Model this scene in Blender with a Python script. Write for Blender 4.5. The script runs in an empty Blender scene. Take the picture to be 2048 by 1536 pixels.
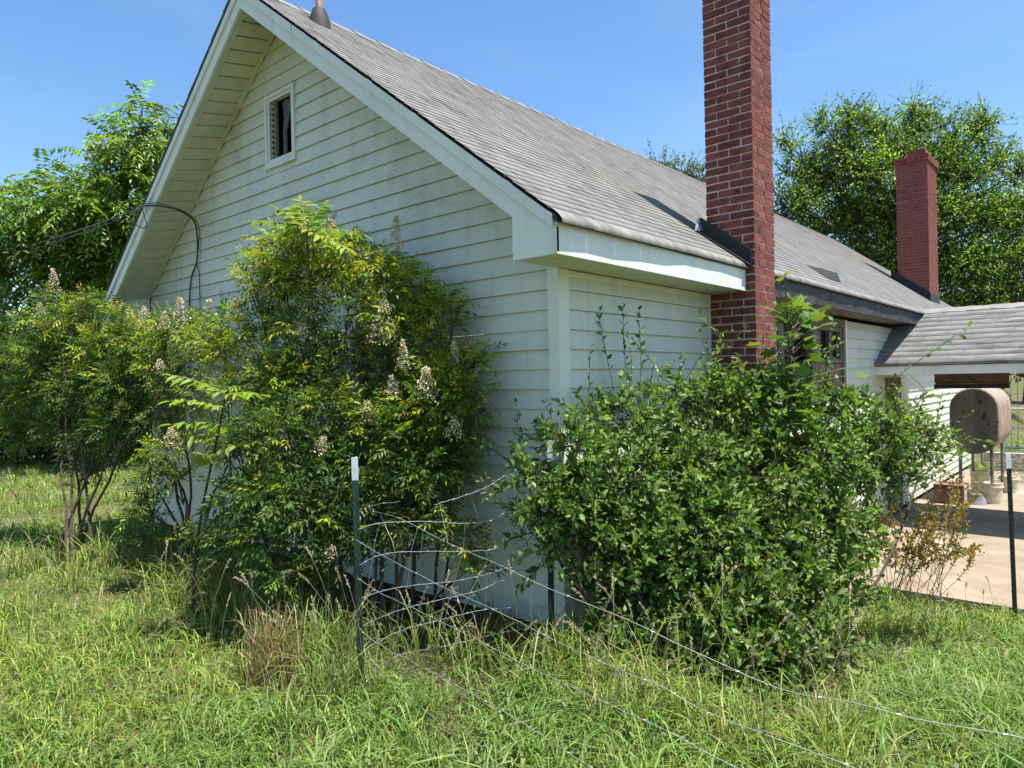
import bpy, math, random
import numpy as np
from mathutils import Matrix, Vector, Euler
rnd = random.Random(7)
S = bpy.context.scene
COL = S.collection

# ------------------------------------------------------------------ camera
CAM = np.array([2.7178, -3.5828, 1.806])
FPX = 1417.96
CR = np.array([0.75424, 0.65625, -0.02135]); CU = np.array([0.01250, 0.01817, 0.99976]); CW = np.array([-0.65648, 0.75433, -0.00550])
cd = bpy.data.cameras.new('camera'); cam = bpy.data.objects.new('camera', cd); COL.objects.link(cam)
cd.sensor_width = 36; cd.sensor_fit = 'HORIZONTAL'; cd.lens = FPX / 2048 * 36; cd.clip_start = .05; cd.clip_end = 2000
cam.matrix_world = Matrix(((CR[0], CU[0], -CW[0], CAM[0]), (CR[1], CU[1], -CW[1], CAM[1]), (CR[2], CU[2], -CW[2], CAM[2]), (0, 0, 0, 1)))
S.camera = cam

# ------------------------------------------------------------------ sky, sun, exposure
SUN = Vector((.31, .045, 1)).normalized()
wd = bpy.data.worlds.new('World'); S.world = wd; wd.use_nodes = True
nt = wd.node_tree; bg = nt.nodes['Background']
sky = nt.nodes.new('ShaderNodeTexSky'); sky.sky_type = 'NISHITA'; sky.sun_disc = False
sky.sun_elevation = math.asin(SUN.z); sky.sun_rotation = math.atan2(SUN.x, SUN.y)
sky.altitude = 0; sky.air_density = 1.0; sky.dust_density = 0.6; sky.ozone_density = 1.6
hs = nt.nodes.new('ShaderNodeHueSaturation'); hs.inputs['Saturation'].default_value = 1.2; nt.links.new(sky.outputs['Color'], hs.inputs['Color']); 
tc = nt.nodes.new('ShaderNodeTexCoord'); mpn = nt.nodes.new('ShaderNodeMapping'); mpn.inputs['Scale'].default_value = (1.6, 1.6, 5); mpn.inputs['Rotation'].default_value = (.2, .1, .5); nt.links.new(tc.outputs['Generated'], mpn.inputs['Vector'])
cn = nt.nodes.new('ShaderNodeTexNoise'); cn.inputs['Scale'].default_value = 2.2; cn.inputs['Detail'].default_value = 7; cn.inputs['Distortion'].default_value = .8; nt.links.new(mpn.outputs['Vector'], cn.inputs['Vector'])
cr = nt.nodes.new('ShaderNodeMapRange'); cr.inputs['From Min'].default_value = .45; cr.inputs['From Max'].default_value = .8; cr.inputs['To Max'].default_value = .05; nt.links.new(cn.outputs['Fac'], cr.inputs['Value'])
cm = nt.nodes.new('ShaderNodeMix'); cm.data_type = 'RGBA'; cm.inputs['B'].default_value = (5.6, 6.2, 6.8, 1); nt.links.new(cr.outputs['Result'], cm.inputs['Factor']); nt.links.new(hs.outputs['Color'], cm.inputs['A']); nt.links.new(cm.outputs['Result'], bg.inputs['Color'])
bg.inputs['Strength'].default_value = .108
sl = bpy.data.lights.new('sun', 'SUN'); sl.energy = 5.0; sl.angle = math.radians(.55); sl.color = (1, .955, .88)
so = bpy.data.objects.new('sun', sl); COL.objects.link(so); so.rotation_euler = SUN.to_track_quat('Z', 'Y').to_euler(); so.location = (5, 3, 20)
S.view_settings.view_transform = 'Standard'; S.view_settings.look = 'None'
S.view_settings.exposure = 1.12; S.view_settings.gamma = 1; S.view_settings.use_curve_mapping = False
S.cycles.max_bounces = 8; S.cycles.transparent_max_bounces = 8; S.cycles.diffuse_bounces = 4; S.cycles.glossy_bounces = 3; S.cycles.transmission_bounces = 4

# ------------------------------------------------------------------ helpers: places
def ray(px, py): return CW + (px - 1024) / FPX * CR - (py - 768) / FPX * CU
def at(px, py, d): return CAM + ray(px, py) * d                       # d metres in front of the camera
def on(px, py, ax, val):
    r = ray(px, py); return CAM + r * ((val - CAM[ax]) / r[ax])
def onplane(px, py, n, p):
    r = ray(px, py); n = np.array(n, float); return CAM + r * ((n @ p - n @ CAM) / (n @ r))

# ------------------------------------------------------------------ helpers: materials
def new_mat(name):
    m = bpy.data.materials.new(name); m.use_nodes = True
    n = m.node_tree; return m, n, n.nodes['Principled BSDF'], n.nodes.new, n.links.new
def mix(n, a, b, fac, mode='MIX'):
    x = n.nodes.new('ShaderNodeMix'); x.data_type = 'RGBA'; x.blend_type = mode
    for sock, v in ((x.inputs['Factor'], fac), (x.inputs['A'], a), (x.inputs['B'], b)):
        if hasattr(v, 'is_linked'): n.links.new(v, sock)
        elif isinstance(v, (int, float)): sock.default_value = v
        else: sock.default_value = (*v[:3], 1)
    return x.outputs['Result']
def noise(n, scale, detail=4, rough=.6, vec=None, dist=0):
    t = n.nodes.new('ShaderNodeTexNoise'); t.inputs['Scale'].default_value = scale; t.inputs['Detail'].default_value = detail
    t.inputs['Roughness'].default_value = rough; t.inputs['Distortion'].default_value = dist
    if vec is not None: n.links.new(vec, t.inputs['Vector'])
    return t.outputs['Fac']
def ramp(n, fac, a, b):
    r = n.nodes.new('ShaderNodeMapRange'); r.interpolation_type = 'SMOOTHSTEP'
    r.inputs['From Min'].default_value = a; r.inputs['From Max'].default_value = b; n.links.new(fac, r.inputs['Value'])
    return r.outputs['Result']
def pos(n, scale=(1, 1, 1)):
    g = n.nodes.new('ShaderNodeNewGeometry'); m = n.nodes.new('ShaderNodeMapping'); m.inputs['Scale'].default_value = scale
    n.links.new(g.outputs['Position'], m.inputs['Vector']); return m.outputs['Vector']
def orand(n): return n.nodes.new('ShaderNodeObjectInfo').outputs['Random']
def bump(n, h, strength, dist, bsdf):
    b = n.nodes.new('ShaderNodeBump'); b.inputs['Strength'].default_value = strength; b.inputs['Distance'].default_value = dist
    n.links.new(h, b.inputs['Height']); n.links.new(b.outputs['Normal'], bsdf.inputs['Normal'])
def plain(name, col, rough=.6, metal=0, var=.0, scale=8, col2=None, bmp=0, spec=.5, stretch=(1, 1, 1)):
    m, n, p, N, L = new_mat(name)
    p.inputs['Roughness'].default_value = rough; p.inputs['Metallic'].default_value = metal; p.inputs['Specular IOR Level'].default_value = spec
    v = pos(n, stretch)
    c2 = col2 or tuple(c * (1 - var) for c in col)
    f = ramp(n, noise(n, scale, 6, .65, v), .35, .68)
    L(mix(n, col, c2, f), p.inputs['Base Color'])
    if bmp: bump(n, noise(n, scale * 6, 4, .6, v), bmp, .004, p)
    return m
M = {}
# aged off-white vinyl: pale, chalky, with mildew specks and streaks
def vinyl(name, base, mild, amt, scale=1.0):
    m, n, p, N, L = new_mat(name); p.inputs['Roughness'].default_value = .42; p.inputs['Specular IOR Level'].default_value = .35
    v = pos(n)
    big = ramp(n, noise(n, 1.1 * scale, 5, .6, v, .6), .46, .74)
    fine = ramp(n, noise(n, 46, 5, .75, v), .46, .66)
    streak = ramp(n, noise(n, 7, 4, .6, pos(n, (1, 1, .12))), .45, .75)
    a = mix(n, base, tuple(b * .86 for b in base), streak)
    mm = N('ShaderNodeMath'); mm.operation = 'MULTIPLY'; L(big, mm.inputs[0]); L(fine, mm.inputs[1])
    m2 = N('ShaderNodeMath'); m2.operation = 'MULTIPLY'; L(mm.outputs[0], m2.inputs[0]); m2.inputs[1].default_value = amt
    m3 = N('ShaderNodeMath'); m3.operation = 'MULTIPLY'; L(big, m3.inputs[0]); m3.inputs[1].default_value = amt * .45
    a = mix(n, a, mild, m3.outputs[0]); a = mix(n, a, tuple(c * .5 for c in mild), m2.outputs[0])
    L(a, p.inputs['Base Color'])
    bump(n, noise(n, 30, 3, .5, pos(n, (.3, .3, 3))), .06, .003, p)
    return m
M['vinyl'] = vinyl('aged_vinyl', (.60, .62, .52), (.33, .31, .19), .55)
M['trim'] = vinyl('aged_trim', (.68, .70, .62), (.47, .45, .31), .22)
M['soffit'] = vinyl('aged_soffit', (.60, .59, .45), (.34, .31, .18), .5)
M['porchwhite'] = plain('porch_white', (.74, .73, .68), .55, var=.12, scale=5)
def shingle(name, c1, c2):
    m, n, p, N, L = new_mat(name); p.inputs['Roughness'].default_value = .93; p.inputs['Specular IOR Level'].default_value = .2
    v = pos(n)
    g = ramp(n, noise(n, 170, 3, .8, v), .36, .64); b = ramp(n, noise(n, 2.2, 5, .65, v), .3, .7)
    sx = ramp(n, noise(n, 9, 3, .6, pos(n, (.4, 1.5, .4))), .35, .7)
    a = mix(n, c1, c2, g); a = mix(n, a, tuple(c * .72 for c in c2), b)
    a = mix(n, a, tuple(c * 1.12 for c in c1), sx)
    o = mix(n, (.94, .94, .94), (1.05, 1.05, 1.04), orand(n)); a = mix(n, a, o, 1.0, 'MULTIPLY')
    L(a, p.inputs['Base Color']); bump(n, noise(n, 260, 2, .7, v), .5, .004, p); return m
M['shingle'] = shingle('gray_shingle', (.22, .214, .20), (.165, .16, .15))
M['asphalt_edge'] = plain('felt_black', (.03, .03, .032), .85, var=.3)
def brick(name, c1, c2, pale, amt):
    m, n, p, N, L = new_mat(name); p.inputs['Roughness'].default_value = .82; p.inputs['Specular IOR Level'].default_value = .3
    v = pos(n); a = mix(n, c1, c2, orand(n))
    a = mix(n, a, tuple(c * .6 for c in c2), ramp(n, noise(n, 9, 5, .7, v), .45, .7))
    w = ramp(n, noise(n, 18, 5, .75, pos(n, (1, 1, .25))), .62, .8)
    q = N('ShaderNodeMath'); q.operation = 'MULTIPLY'; L(w, q.inputs[0]); q.inputs[1].default_value = amt
    a = mix(n, a, pale, q.outputs[0]); L(a, p.inputs['Base Color'])
    bump(n, noise(n, 90, 4, .7, v), .5, .004, p); return m
M['brick'] = brick('red_brick', (.24, .066, .047), (.15, .04, .031), (.5, .38, .34), .4)
M['brick_dull'] = brick('dull_red_brick', (.25, .068, .05), (.18, .047, .038), (.42, .3, .27), .25)
M['mortar'] = plain('mortar', (.60, .55, .50), .95, var=.3, scale=30, bmp=.3)
M['mortar_dull'] = plain('mortar_stained', (.33, .2, .18), .95, var=.3, scale=30, bmp=.3)
M['flash'] = plain('black_flashing', (.006, .006, .007), .6, var=.3, scale=12)
M['galv'] = plain('galvanized', (.55, .56, .57), .38, .9, var=.25, scale=20)
M['wire'] = plain('fence_wire', (.36, .36, .35), .5, .6, var=.25, scale=40)
M['copper'] = plain('rusty_pipe', (.42, .2, .09), .6, .3, scale=30, col2=(.5, .36, .22))
M['lead'] = plain('grey_boot', (.035, .035, .037), .7, var=.4, scale=20)
M['cable'] = plain('cable_black', (.012, .012, .012), .5)
M['black'] = plain('interior_black', (.006, .006, .007), .9)
M['curtain'] = plain('torn_curtain', (.15, .145, .14), .9, var=.5, scale=14)
M['louver'] = plain('louver_white', (.26, .25, .22), .6, var=.3)
M['wood'] = plain('weathered_wood', (.19, .155, .12), .85, scale=14, col2=(.075, .06, .05), bmp=.6, stretch=(1, 1, .12))
M['woodbrown'] = plain('brown_plywood', (.20, .125, .085), .7, scale=5, col2=(.12, .075, .05), bmp=.2)
M['foundation'] = plain('dark_foundation', (.10, .055, .045), .95, var=.5, scale=10, bmp=.3)
M['burnt_and_underside'] = plain('peeling_fascia_and_underside', (.009, .009, .01), .75, scale=11, col2=(.05, .048, .048), stretch=(1, .6, 1.3))
m, n, p, N, L = new_mat('patio_concrete'); p.inputs['Roughness'].default_value = .93; v = pos(n)
a = mix(n, (.27, .215, .15), (.19, .145, .098), ramp(n, noise(n, 1.3, 6, .65, v, .5), .38, .66)); a = mix(n, a, (.33, .29, .23), ramp(n, noise(n, .9, 5, .6, v, .8), .56, .7)); a = mix(n, a, (.13, .095, .065), ramp(n, noise(n, 2.6, 7, .75, v, 1.2), .58, .75))
a = mix(n, a, (.16, .13, .10), ramp(n, noise(n, 60, 4, .8, v), .6, .75)); L(a, p.inputs['Base Color']); bump(n, noise(n, 50, 5, .7, v), .3, .006, p); M['concrete'] = m
M['blockgrey'] = plain('block_grey', (.36, .35, .33), .95, var=.3, scale=14, bmp=.4)
M['postgreen'] = plain('post_green', (.03, .06, .05), .5, .2, var=.4, scale=30)
M['postdark'] = plain('post_dark', (.010, .017, .015), .5, .2, var=.4, scale=30)
M['postwhite'] = plain('post_white', (.72, .74, .74), .5, var=.2, scale=30)
M['bucket'] = plain('stained_bucket', (.62, .57, .45), .6, scale=9, col2=(.45, .36, .24))
M['cardboard'] = plain('cardboard', (.25, .13, .085), .85, scale=9, col2=(.17, .085, .06))
M['cardface'] = plain('cardboard_pale', (.5, .4, .32), .85, scale=9, col2=(.42, .31, .24))
M['boxgrey'] = plain('meter_grey', (.55, .62, .62), .5, var=.15)
M['pipe'] = plain('grey_pipe', (.22, .21, .2), .6, .5, var=.4, scale=12)
M['sack'] = plain('grey_sack', (.3, .3, .32), .9, var=.4, scale=8)
M['bark'] = plain('bark', (.085, .063, .048), .95, var=.5, scale=22, bmp=.6, stretch=(1, 1, .3))
M['cane'] = plain('dark_cane', (.075, .052, .038), .9, var=.5, scale=40, bmp=.4, stretch=(1, 1, .3))
M['drystem'] = plain('pale_stem', (.30, .24, .15), .9, var=.3, scale=30)
m, n, p, N, L = new_mat('dark_glass'); p.inputs['Base Color'].default_value = (.012, .013, .015, 1); p.inputs['Roughness'].default_value = .12; p.inputs['Specular IOR Level'].default_value = .2; M['glass'] = m
m, n, p, N, L = new_mat('tank_rust'); p.inputs['Roughness'].default_value = .75; v = pos(n)
st = ramp(n, noise(n, 5, 6, .7, pos(n, (1, 2.2, .35)), .8), .42, .66)
a = mix(n, (.34, .28, .23), (.17, .055, .02), st); a = mix(n, a, (.16, .06, .04), ramp(n, noise(n, 14, 5, .7, v), .55, .75))
L(a, p.inputs['Base Color']); bump(n, noise(n, 40, 4, .7, v), .3, .004, p); M['tankside'] = m
m, n, p, N, L = new_mat('tank_face_shaded'); p.inputs['Roughness'].default_value = .7; v = pos(n)
sp = ramp(n, noise(n, 9, 5, .7, pos(n, (1.4, 1, .7)), .5), .60, .62)
a = mix(n, (.185, .165, .14), (.12, .10, .082), ramp(n, noise(n, 3, 5, .6, pos(n, (2, 1, .3))), .35, .7)); a = mix(n, a, (.045, .014, .01), sp)  # base darker than the shell: the shade on the end is put into colour
L(a, p.inputs['Base Color']); bump(n, noise(n, 30, 4, .7, v), .2, .004, p); M['tankface_shaded'] = m
# ground under the grass
m, n, p, N, L = new_mat('soil_and_thatch'); p.inputs['Roughness'].default_value = 1; p.inputs['Specular IOR Level'].default_value = .1; v = pos(n)
a = mix(n, (.085, .10, .03), (.13, .115, .06), ramp(n, noise(n, 1.7, 6, .7, v), .4, .65)); a = mix(n, a, (.05, .038, .022), ramp(n, noise(n, 14, 5, .7, v), .5, .7))
L(a, p.inputs['Base Color']); bump(n, noise(n, 30, 5, .7, v), .6, .03, p); M['soil'] = m
# foliage: colour comes per leaf from the mesh
def leafmat(name, trans=.32, rough=.42, spec=.45, tint=(1.25, 1.25, .55)):
    m, n, p, N, L = new_mat(name); p.inputs['Roughness'].default_value = rough; p.inputs['Specular IOR Level'].default_value = spec
    a = N('ShaderNodeAttribute'); a.attribute_name = 'leafcol'
    L(a.outputs['Color'], p.inputs['Base Color'])
    t = N('ShaderNodeBsdfTranslucent'); L(mix(n, a.outputs['Color'], tint, 1.0, 'MULTIPLY'), t.inputs['Color'])
    x = N('ShaderNodeMixShader'); x.inputs['Fac'].default_value = trans; L(p.outputs[0], x.inputs[1]); L(t.outputs[0], x.inputs[2])
    L(x.outputs[0], n.nodes['Material Output'].inputs['Surface']); return m
M['leaf'] = leafmat('leaf', .40, .45, .25, (1.4, 1.5, .55)); M['grass'] = leafmat('grass_blade', .36, .5, .3); M['farleaf'] = leafmat('far_leaf', .45, .4, .45, (1.5, 1.55, .6))
M['stalk'] = plain('green_stalk', (.11, .13, .045), .7, var=.4, scale=40)
M['flower'] = leafmat('flower', .2, .8, .2, (1, 1, 1))

# ------------------------------------------------------------------ helpers: meshes
def tag(o, label=None, cat=None, group=None, kind=None):
    if label: o['label'] = label
    if cat: o['category'] = cat
    if group: o['group'] = group
    if kind: o['kind'] = kind
    return o
def link(name, me, mat, parent=None):
    o = bpy.data.objects.new(name, me); COL.objects.link(o)
    if mat is not None and not me.materials: me.materials.append(mat)
    if parent is not None: o.parent = parent
    return o
def empty(name, loc=(0, 0, 0)):
    o = bpy.data.objects.new(name, None); COL.objects.link(o); o.location = loc; o.empty_display_size = .2
    return o
def child(o, parent):
    o.parent = parent; o.matrix_parent_inverse = Matrix.Translation(parent.location).inverted(); return o
def np_mesh(name, V, F4=None, F3=None, col=None, smooth=False):
    me = bpy.data.meshes.new(name); V = np.asarray(V, np.float32)
    F4 = np.zeros((0, 4), np.int32) if F4 is None else np.asarray(F4, np.int32); F3 = np.zeros((0, 3), np.int32) if F3 is None else np.asarray(F3, np.int32)
    me.vertices.add(len(V)); me.vertices.foreach_set('co', V.ravel())
    nl = F4.size + F3.size; me.loops.add(nl); me.loops.foreach_set('vertex_index', np.concatenate([F4.ravel(), F3.ravel()]))
    npoly = len(F4) + len(F3); me.polygons.add(npoly)
    tot = np.concatenate([np.full(len(F4), 4), np.full(len(F3), 3)]).astype(np.int32)
    me.polygons.foreach_set('loop_start', np.concatenate([[0], np.cumsum(tot)[:-1]]).astype(np.int32)); me.polygons.foreach_set('loop_total', tot)
    if smooth: me.polygons.foreach_set('use_smooth', np.ones(npoly, bool))
    me.update(calc_edges=True)
    if col is not None:
        a = me.color_attributes.new('leafcol', 'FLOAT_COLOR', 'POINT'); c = np.ones((len(V), 4), np.float32); c[:, :3] = col; a.data.foreach_set('color', c.ravel())
    return me
class MB:
    def __init__(s): s.v = []; s.f = []
    def add(s, vs, fs):
        k = len(s.v); s.v += [tuple(map(float, q)) for q in vs]; s.f += [tuple(i + k for i in f) for f in fs]; return s
    def hexa(s, q):   # 8 points: bottom ring then top ring
        return s.add(q, [(0, 3, 2, 1), (4, 5, 6, 7), (0, 1, 5, 4), (1, 2, 6, 5), (2, 3, 7, 6), (3, 0, 4, 7)])
    def box(s, x0, x1, y0, y1, z0, z1):
        return s.hexa([(x0, y0, z0), (x1, y0, z0), (x1, y1, z0), (x0, y1, z0), (x0, y0, z1), (x1, y0, z1), (x1, y1, z1), (x0, y1, z1)])
    def prism(s, poly, d):   # planar polygon pushed along d
        n = len(poly); d = np.array(d, float); P = [np.array(q, float) for q in poly]
        return s.add(P + [q + d for q in P], [tuple(range(n))[::-1], tuple(range(n, 2 * n))] + [(i, (i + 1) % n, n + (i + 1) % n, n + i) for i in range(n)])
    def tube(s, pts, r, n=8, cap=True):
        P = [Vector(q) for q in pts]; k = len(P); rr = r if hasattr(r, '__len__') else [r] * k
        up = Vector((.31, .22, 1)); rings = []
        for i in range(k):
            d = (P[min(i + 1, k - 1)] - P[max(i - 1, 0)]).normalized(); a = d.cross(up)
            if a.length < .05: a = d.cross(Vector((1, 0, 0)))
            a.normalize(); b = d.cross(a)
            rings.append([P[i] + (a * math.cos(t * 2 * math.pi / n) + b * math.sin(t * 2 * math.pi / n)) * rr[i] for t in range(n)])
        fs = [(i * n + t, i * n + (t + 1) % n, (i + 1) * n + (t + 1) % n, (i + 1) * n + t) for i in range(k - 1) for t in range(n)]
        if cap: fs += [tuple(range(n))[::-1], tuple(range((k - 1) * n, k * n))]
        return s.add([q for g in rings for q in g], fs)
    def build(s, name, mat, parent=None, smooth=False):
        me = bpy.data.meshes.new(name); me.from_pydata(s.v, [], s.f); me.update()
        if smooth: me.polygons.foreach_set('use_smooth', np.ones(len(me.polygons), bool)); me.set_sharp_from_angle(angle=math.radians(40))
        return link(name, me, mat, parent)
def tubes_np(A, B, ra, rb, k=3):
    A = np.asarray(A, float); B = np.asarray(B, float); D = B - A; D /= np.linalg.norm(D, axis=1, keepdims=True) + 1e-9
    up = np.where(np.abs(D[:, 2:3]) > .9, [[1., 0, 0]], [[0, 0, 1.]]); a = np.cross(D, up); a /= np.linalg.norm(a, axis=1, keepdims=True) + 1e-9; b = np.cross(D, a)
    V = []
    for P, r in ((A, ra), (B, rb)):
        r = np.broadcast_to(np.asarray(r, float), (len(A),))[:, None]
        for t in range(k): V.append(P + (a * math.cos(2 * math.pi * t / k) + b * math.sin(2 * math.pi * t / k)) * r)
    V = np.stack(V, 1); N = len(A); base = (np.arange(N) * 2 * k)[:, None]
    F = np.concatenate([base + np.array([[t, (t + 1) % k, k + (t + 1) % k, k + t]]) for t in range(k)], 0)
    return V.reshape(-1, 3), F

# ------------------------------------------------------------------ ground
def sm(a, b, x):
    t = np.clip((x - a) / (b - a), 0, 1); return t * t * (3 - 2 * t)
def gz(x, y):
    x = np.asarray(x, float); y = np.asarray(y, float)
    z = .11 + .05 * sm(-1, -4, y) + .018 * np.sin(x * 1.7 + .5 * y) * np.cos(y * 1.3 - .4 * x) + .012 * np.sin(3.1 * x + 2.3 * y)
    z = z - .47 * sm(-.9, -.05, x) * sm(-.2, 3.6, y) - .05 * sm(.0, .8, x) * sm(-1.6, .6, y)
    far = np.hypot(x, y); return z + .35 * np.sin(x * .045 + 1) * np.sin(y * .05) * sm(25, 60, far) - .2 * sm(10, 30, y) * sm(-2, 3, x)
def grid_ground():
    a = np.concatenate([-np.geomspace(400, 12, 16), np.linspace(-11, 11, 89), np.geomspace(12, 400, 16)])
    X, Y = np.meshgrid(a, a); n = len(a); V = np.stack([X, Y, gz(X, Y)], -1).reshape(-1, 3)
    i = (np.arange(n - 1)[:, None] * n + np.arange(n - 1)[None]).ravel(); F = np.stack([i, i + 1, i + n + 1, i + n], 1)
    return np_mesh('ground', V, F, smooth=True)
tag(link('ground', grid_ground(), M['soil']), 'grassy ground of the yard', kind='structure')
SLZ = -.31
b = MB(); b.box(.06, 9, 4.05, 9.2, SLZ - .25, SLZ); b.box(.06, 9, 9.215, 14.2, SLZ - .25, SLZ + .004)
tag(b.build('patio', M['concrete']), 'sunlit concrete patio beside the house', kind='structure')

# ------------------------------------------------------------------ house
W = 6.08; OHE = .317; OHG = .44; ZS = 2.508; ZA = 5.073; SL = .757; ZR = 5.29; LEN = 15.75; EX = .127; Z0 = .22; DEL = .11
XR = -W / 2
house = empty('house', (-3, 8, 0))
tag(house, 'old white sided house with gray shingle roof and two brick chimneys', 'house')
def H(o): return child(o, house)
def H2(o, par): return child_of_mesh(o, par)
def child_of_mesh(o, par): o.parent = par; return o
def board(fx, u0b, u1b, u0t, u1t, z0, z1, off=0.0, d0=.020, d1=.003):
    # fx maps (u, out, z) to world; a lapped board, thick at its bottom edge
    q = [fx(u0b, d0 + off, z0), fx(u1b, d0 + off, z0), fx(u1b, -.004, z0 + .003), fx(u0b, -.004, z0 + .003),
         fx(u0t, d1 + off, z1), fx(u1t, d1 + off, z1), fx(u1t, -.004, z1), fx(u0t, -.004, z1)]
    return MB().hexa(q)
gable = lambda u, o, z: (u, -o, z)
side = lambda u, o, z: (o, u, z)
def rake_x(z):   # half width of the gable at height z, at the wall
    return min(W / 2, max(0, (ZA + DEL - z) / SL))
WINS = [(-3.40, -2.90, 3.85, 4.52), (-2.20, -1.32, .98, 2.33), (-6.0, -5.08, .95, 2.42)]
seam = {27: [-4.243], 25: [-2.175], 24: [-2.185], 22: [-4.9], 20: [-3.1], 16: [-4.2], 13: [-3.4], 10: [-1.0], 6: [-.75], 3: [-1.7], 29: [-3.7], 1: [-3.9], 2: [-.9], 4: [-3.0], 5: [-5.1, -2.4], 7: [-3.3], 8: [-.62], 9: [-4.3], 11: [-3.0], 12: [-.85], 14: [-4.6, -.9], 15: [-2.6], 17: [-1.25], 18: [-3.6], 19: [-5.0, -1.4], 21: [-1.9], 23: [-3.9], 26: [-2.3]}
NB = 0
for i in range(40):
    z0 = Z0 + EX * i; z1 = z0 + EX
    hb, ht = rake_x(z0), rake_x(min(z1, ZA + DEL))
    if hb <= .03: break
    z1 = min(z1, ZA + DEL); lo, hi = (XR - hb, XR - ht), (XR + hb, XR + ht)
    spans = [(lo, hi)]
    for (wa, wb, za, zb) in WINS:
        if z0 < zb - .02 and z1 > za + .02:
            ns = []
            for a, c in spans:
                if a[0] < wa and c[0] > wb: ns += [(a, (wa, wa)), ((wb, wb), c)]
                else: ns.append((a, c))
            spans = ns
            for (p0, p1) in ((zb, z1), (z0, za)):
                if p1 - p0 > .012 and p0 >= z0 - .001 and p1 <= z1 + .001: H(board(gable, wa, wb, wa, wb, p0, p1, 0, .012).build('siding_board', M['vinyl']))
    fin = []
    for a, c in spans:
        cs = [x for x in seam.get(i, []) if a[0] + .2 < x < c[0] - .2]
        for x in cs: fin.append((a, (x, x), 0)); a = (x - .025, x - .025)
        fin.append((a, c, .0025 if cs else 0))
    for a, c, off in fin:
        j = rnd.uniform(-.0012, .0012)
        H(board(gable, a[0], c[0], a[1], c[1], z0 + j, z1, off).build('siding_board', M['vinyl']))
for i in range(-4, 18):
    z0 = Z0 + EX * i; z1 = min(z0 + EX, ZS - .04)
    segs = [(.04, 2.125)] if i >= 0 else [(.04, 2.1)]
    if z1 > 1.42: segs += [(2.6, 3.72), (5.98, LEN)]
    else: segs += [(2.6, 7.2), (7.22, 11.1), (11.12, LEN)]
    for a, c in segs: H(board(side, a, c, a, c, z0 + rnd.uniform(-.0012, .0012), z1).build('siding_board', M['vinyl']))
b = MB(); b.box(-W + .06, -.05, .03, 16 - .3, -.8, Z0 - .01); H(b.build('foundation', M['foundation']))
b = MB(); b.box(-W + .0, -W + .04, .02, 15.7, -.6, 2.55); b.box(-W + .04, -.02, 15.66, 15.7, -.6, 2.6); H(b.build('rear_wall', M['vinyl']))
b = MB().prism([(-W, 15.71, 2.55), (0, 15.71, 2.55), (XR, 15.71, ZA + .1)], (0, .03, 0)); H(b.build('rear_gable', M['vinyl']))
# corner boards
for x0, x1, y0, y1 in ((-.065, .021, -.022, -.002), (.001, .0215, -.0015, .09)):
    H(MB().box(x0, x1, y0, y1, Z0 - .06, ZS - .002).build('corner_board', M['trim']))
H(MB().box(-W - .02, -W + .07, -.022, -.002, Z0 - .06, ZS).build('corner_board', M['trim']))
H(MB().box(.001, .016, .0905, 2.125, ZS - .045, ZS - .004).build('frieze_trim', M['trim']))
H(MB().box(.001, .02, 2.112, 2.135, -.3, ZS - .004).build('end_trim', M['trim']))
# eave soffit boards and fascia (near part, as far as the tall chimney)
for k in range(4):
    x0 = .022 + k * .0735; H(MB().box(x0, x0 + .0705, -OHG + .022, 2.128, ZS, ZS + .012).build('soffit_panel', M['soffit']))
H(MB().box(OHE - .002, OHE + .018, -OHG, 2.13, ZS - .004, ZS + .205).build('eave_fascia', M['trim']))
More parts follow.
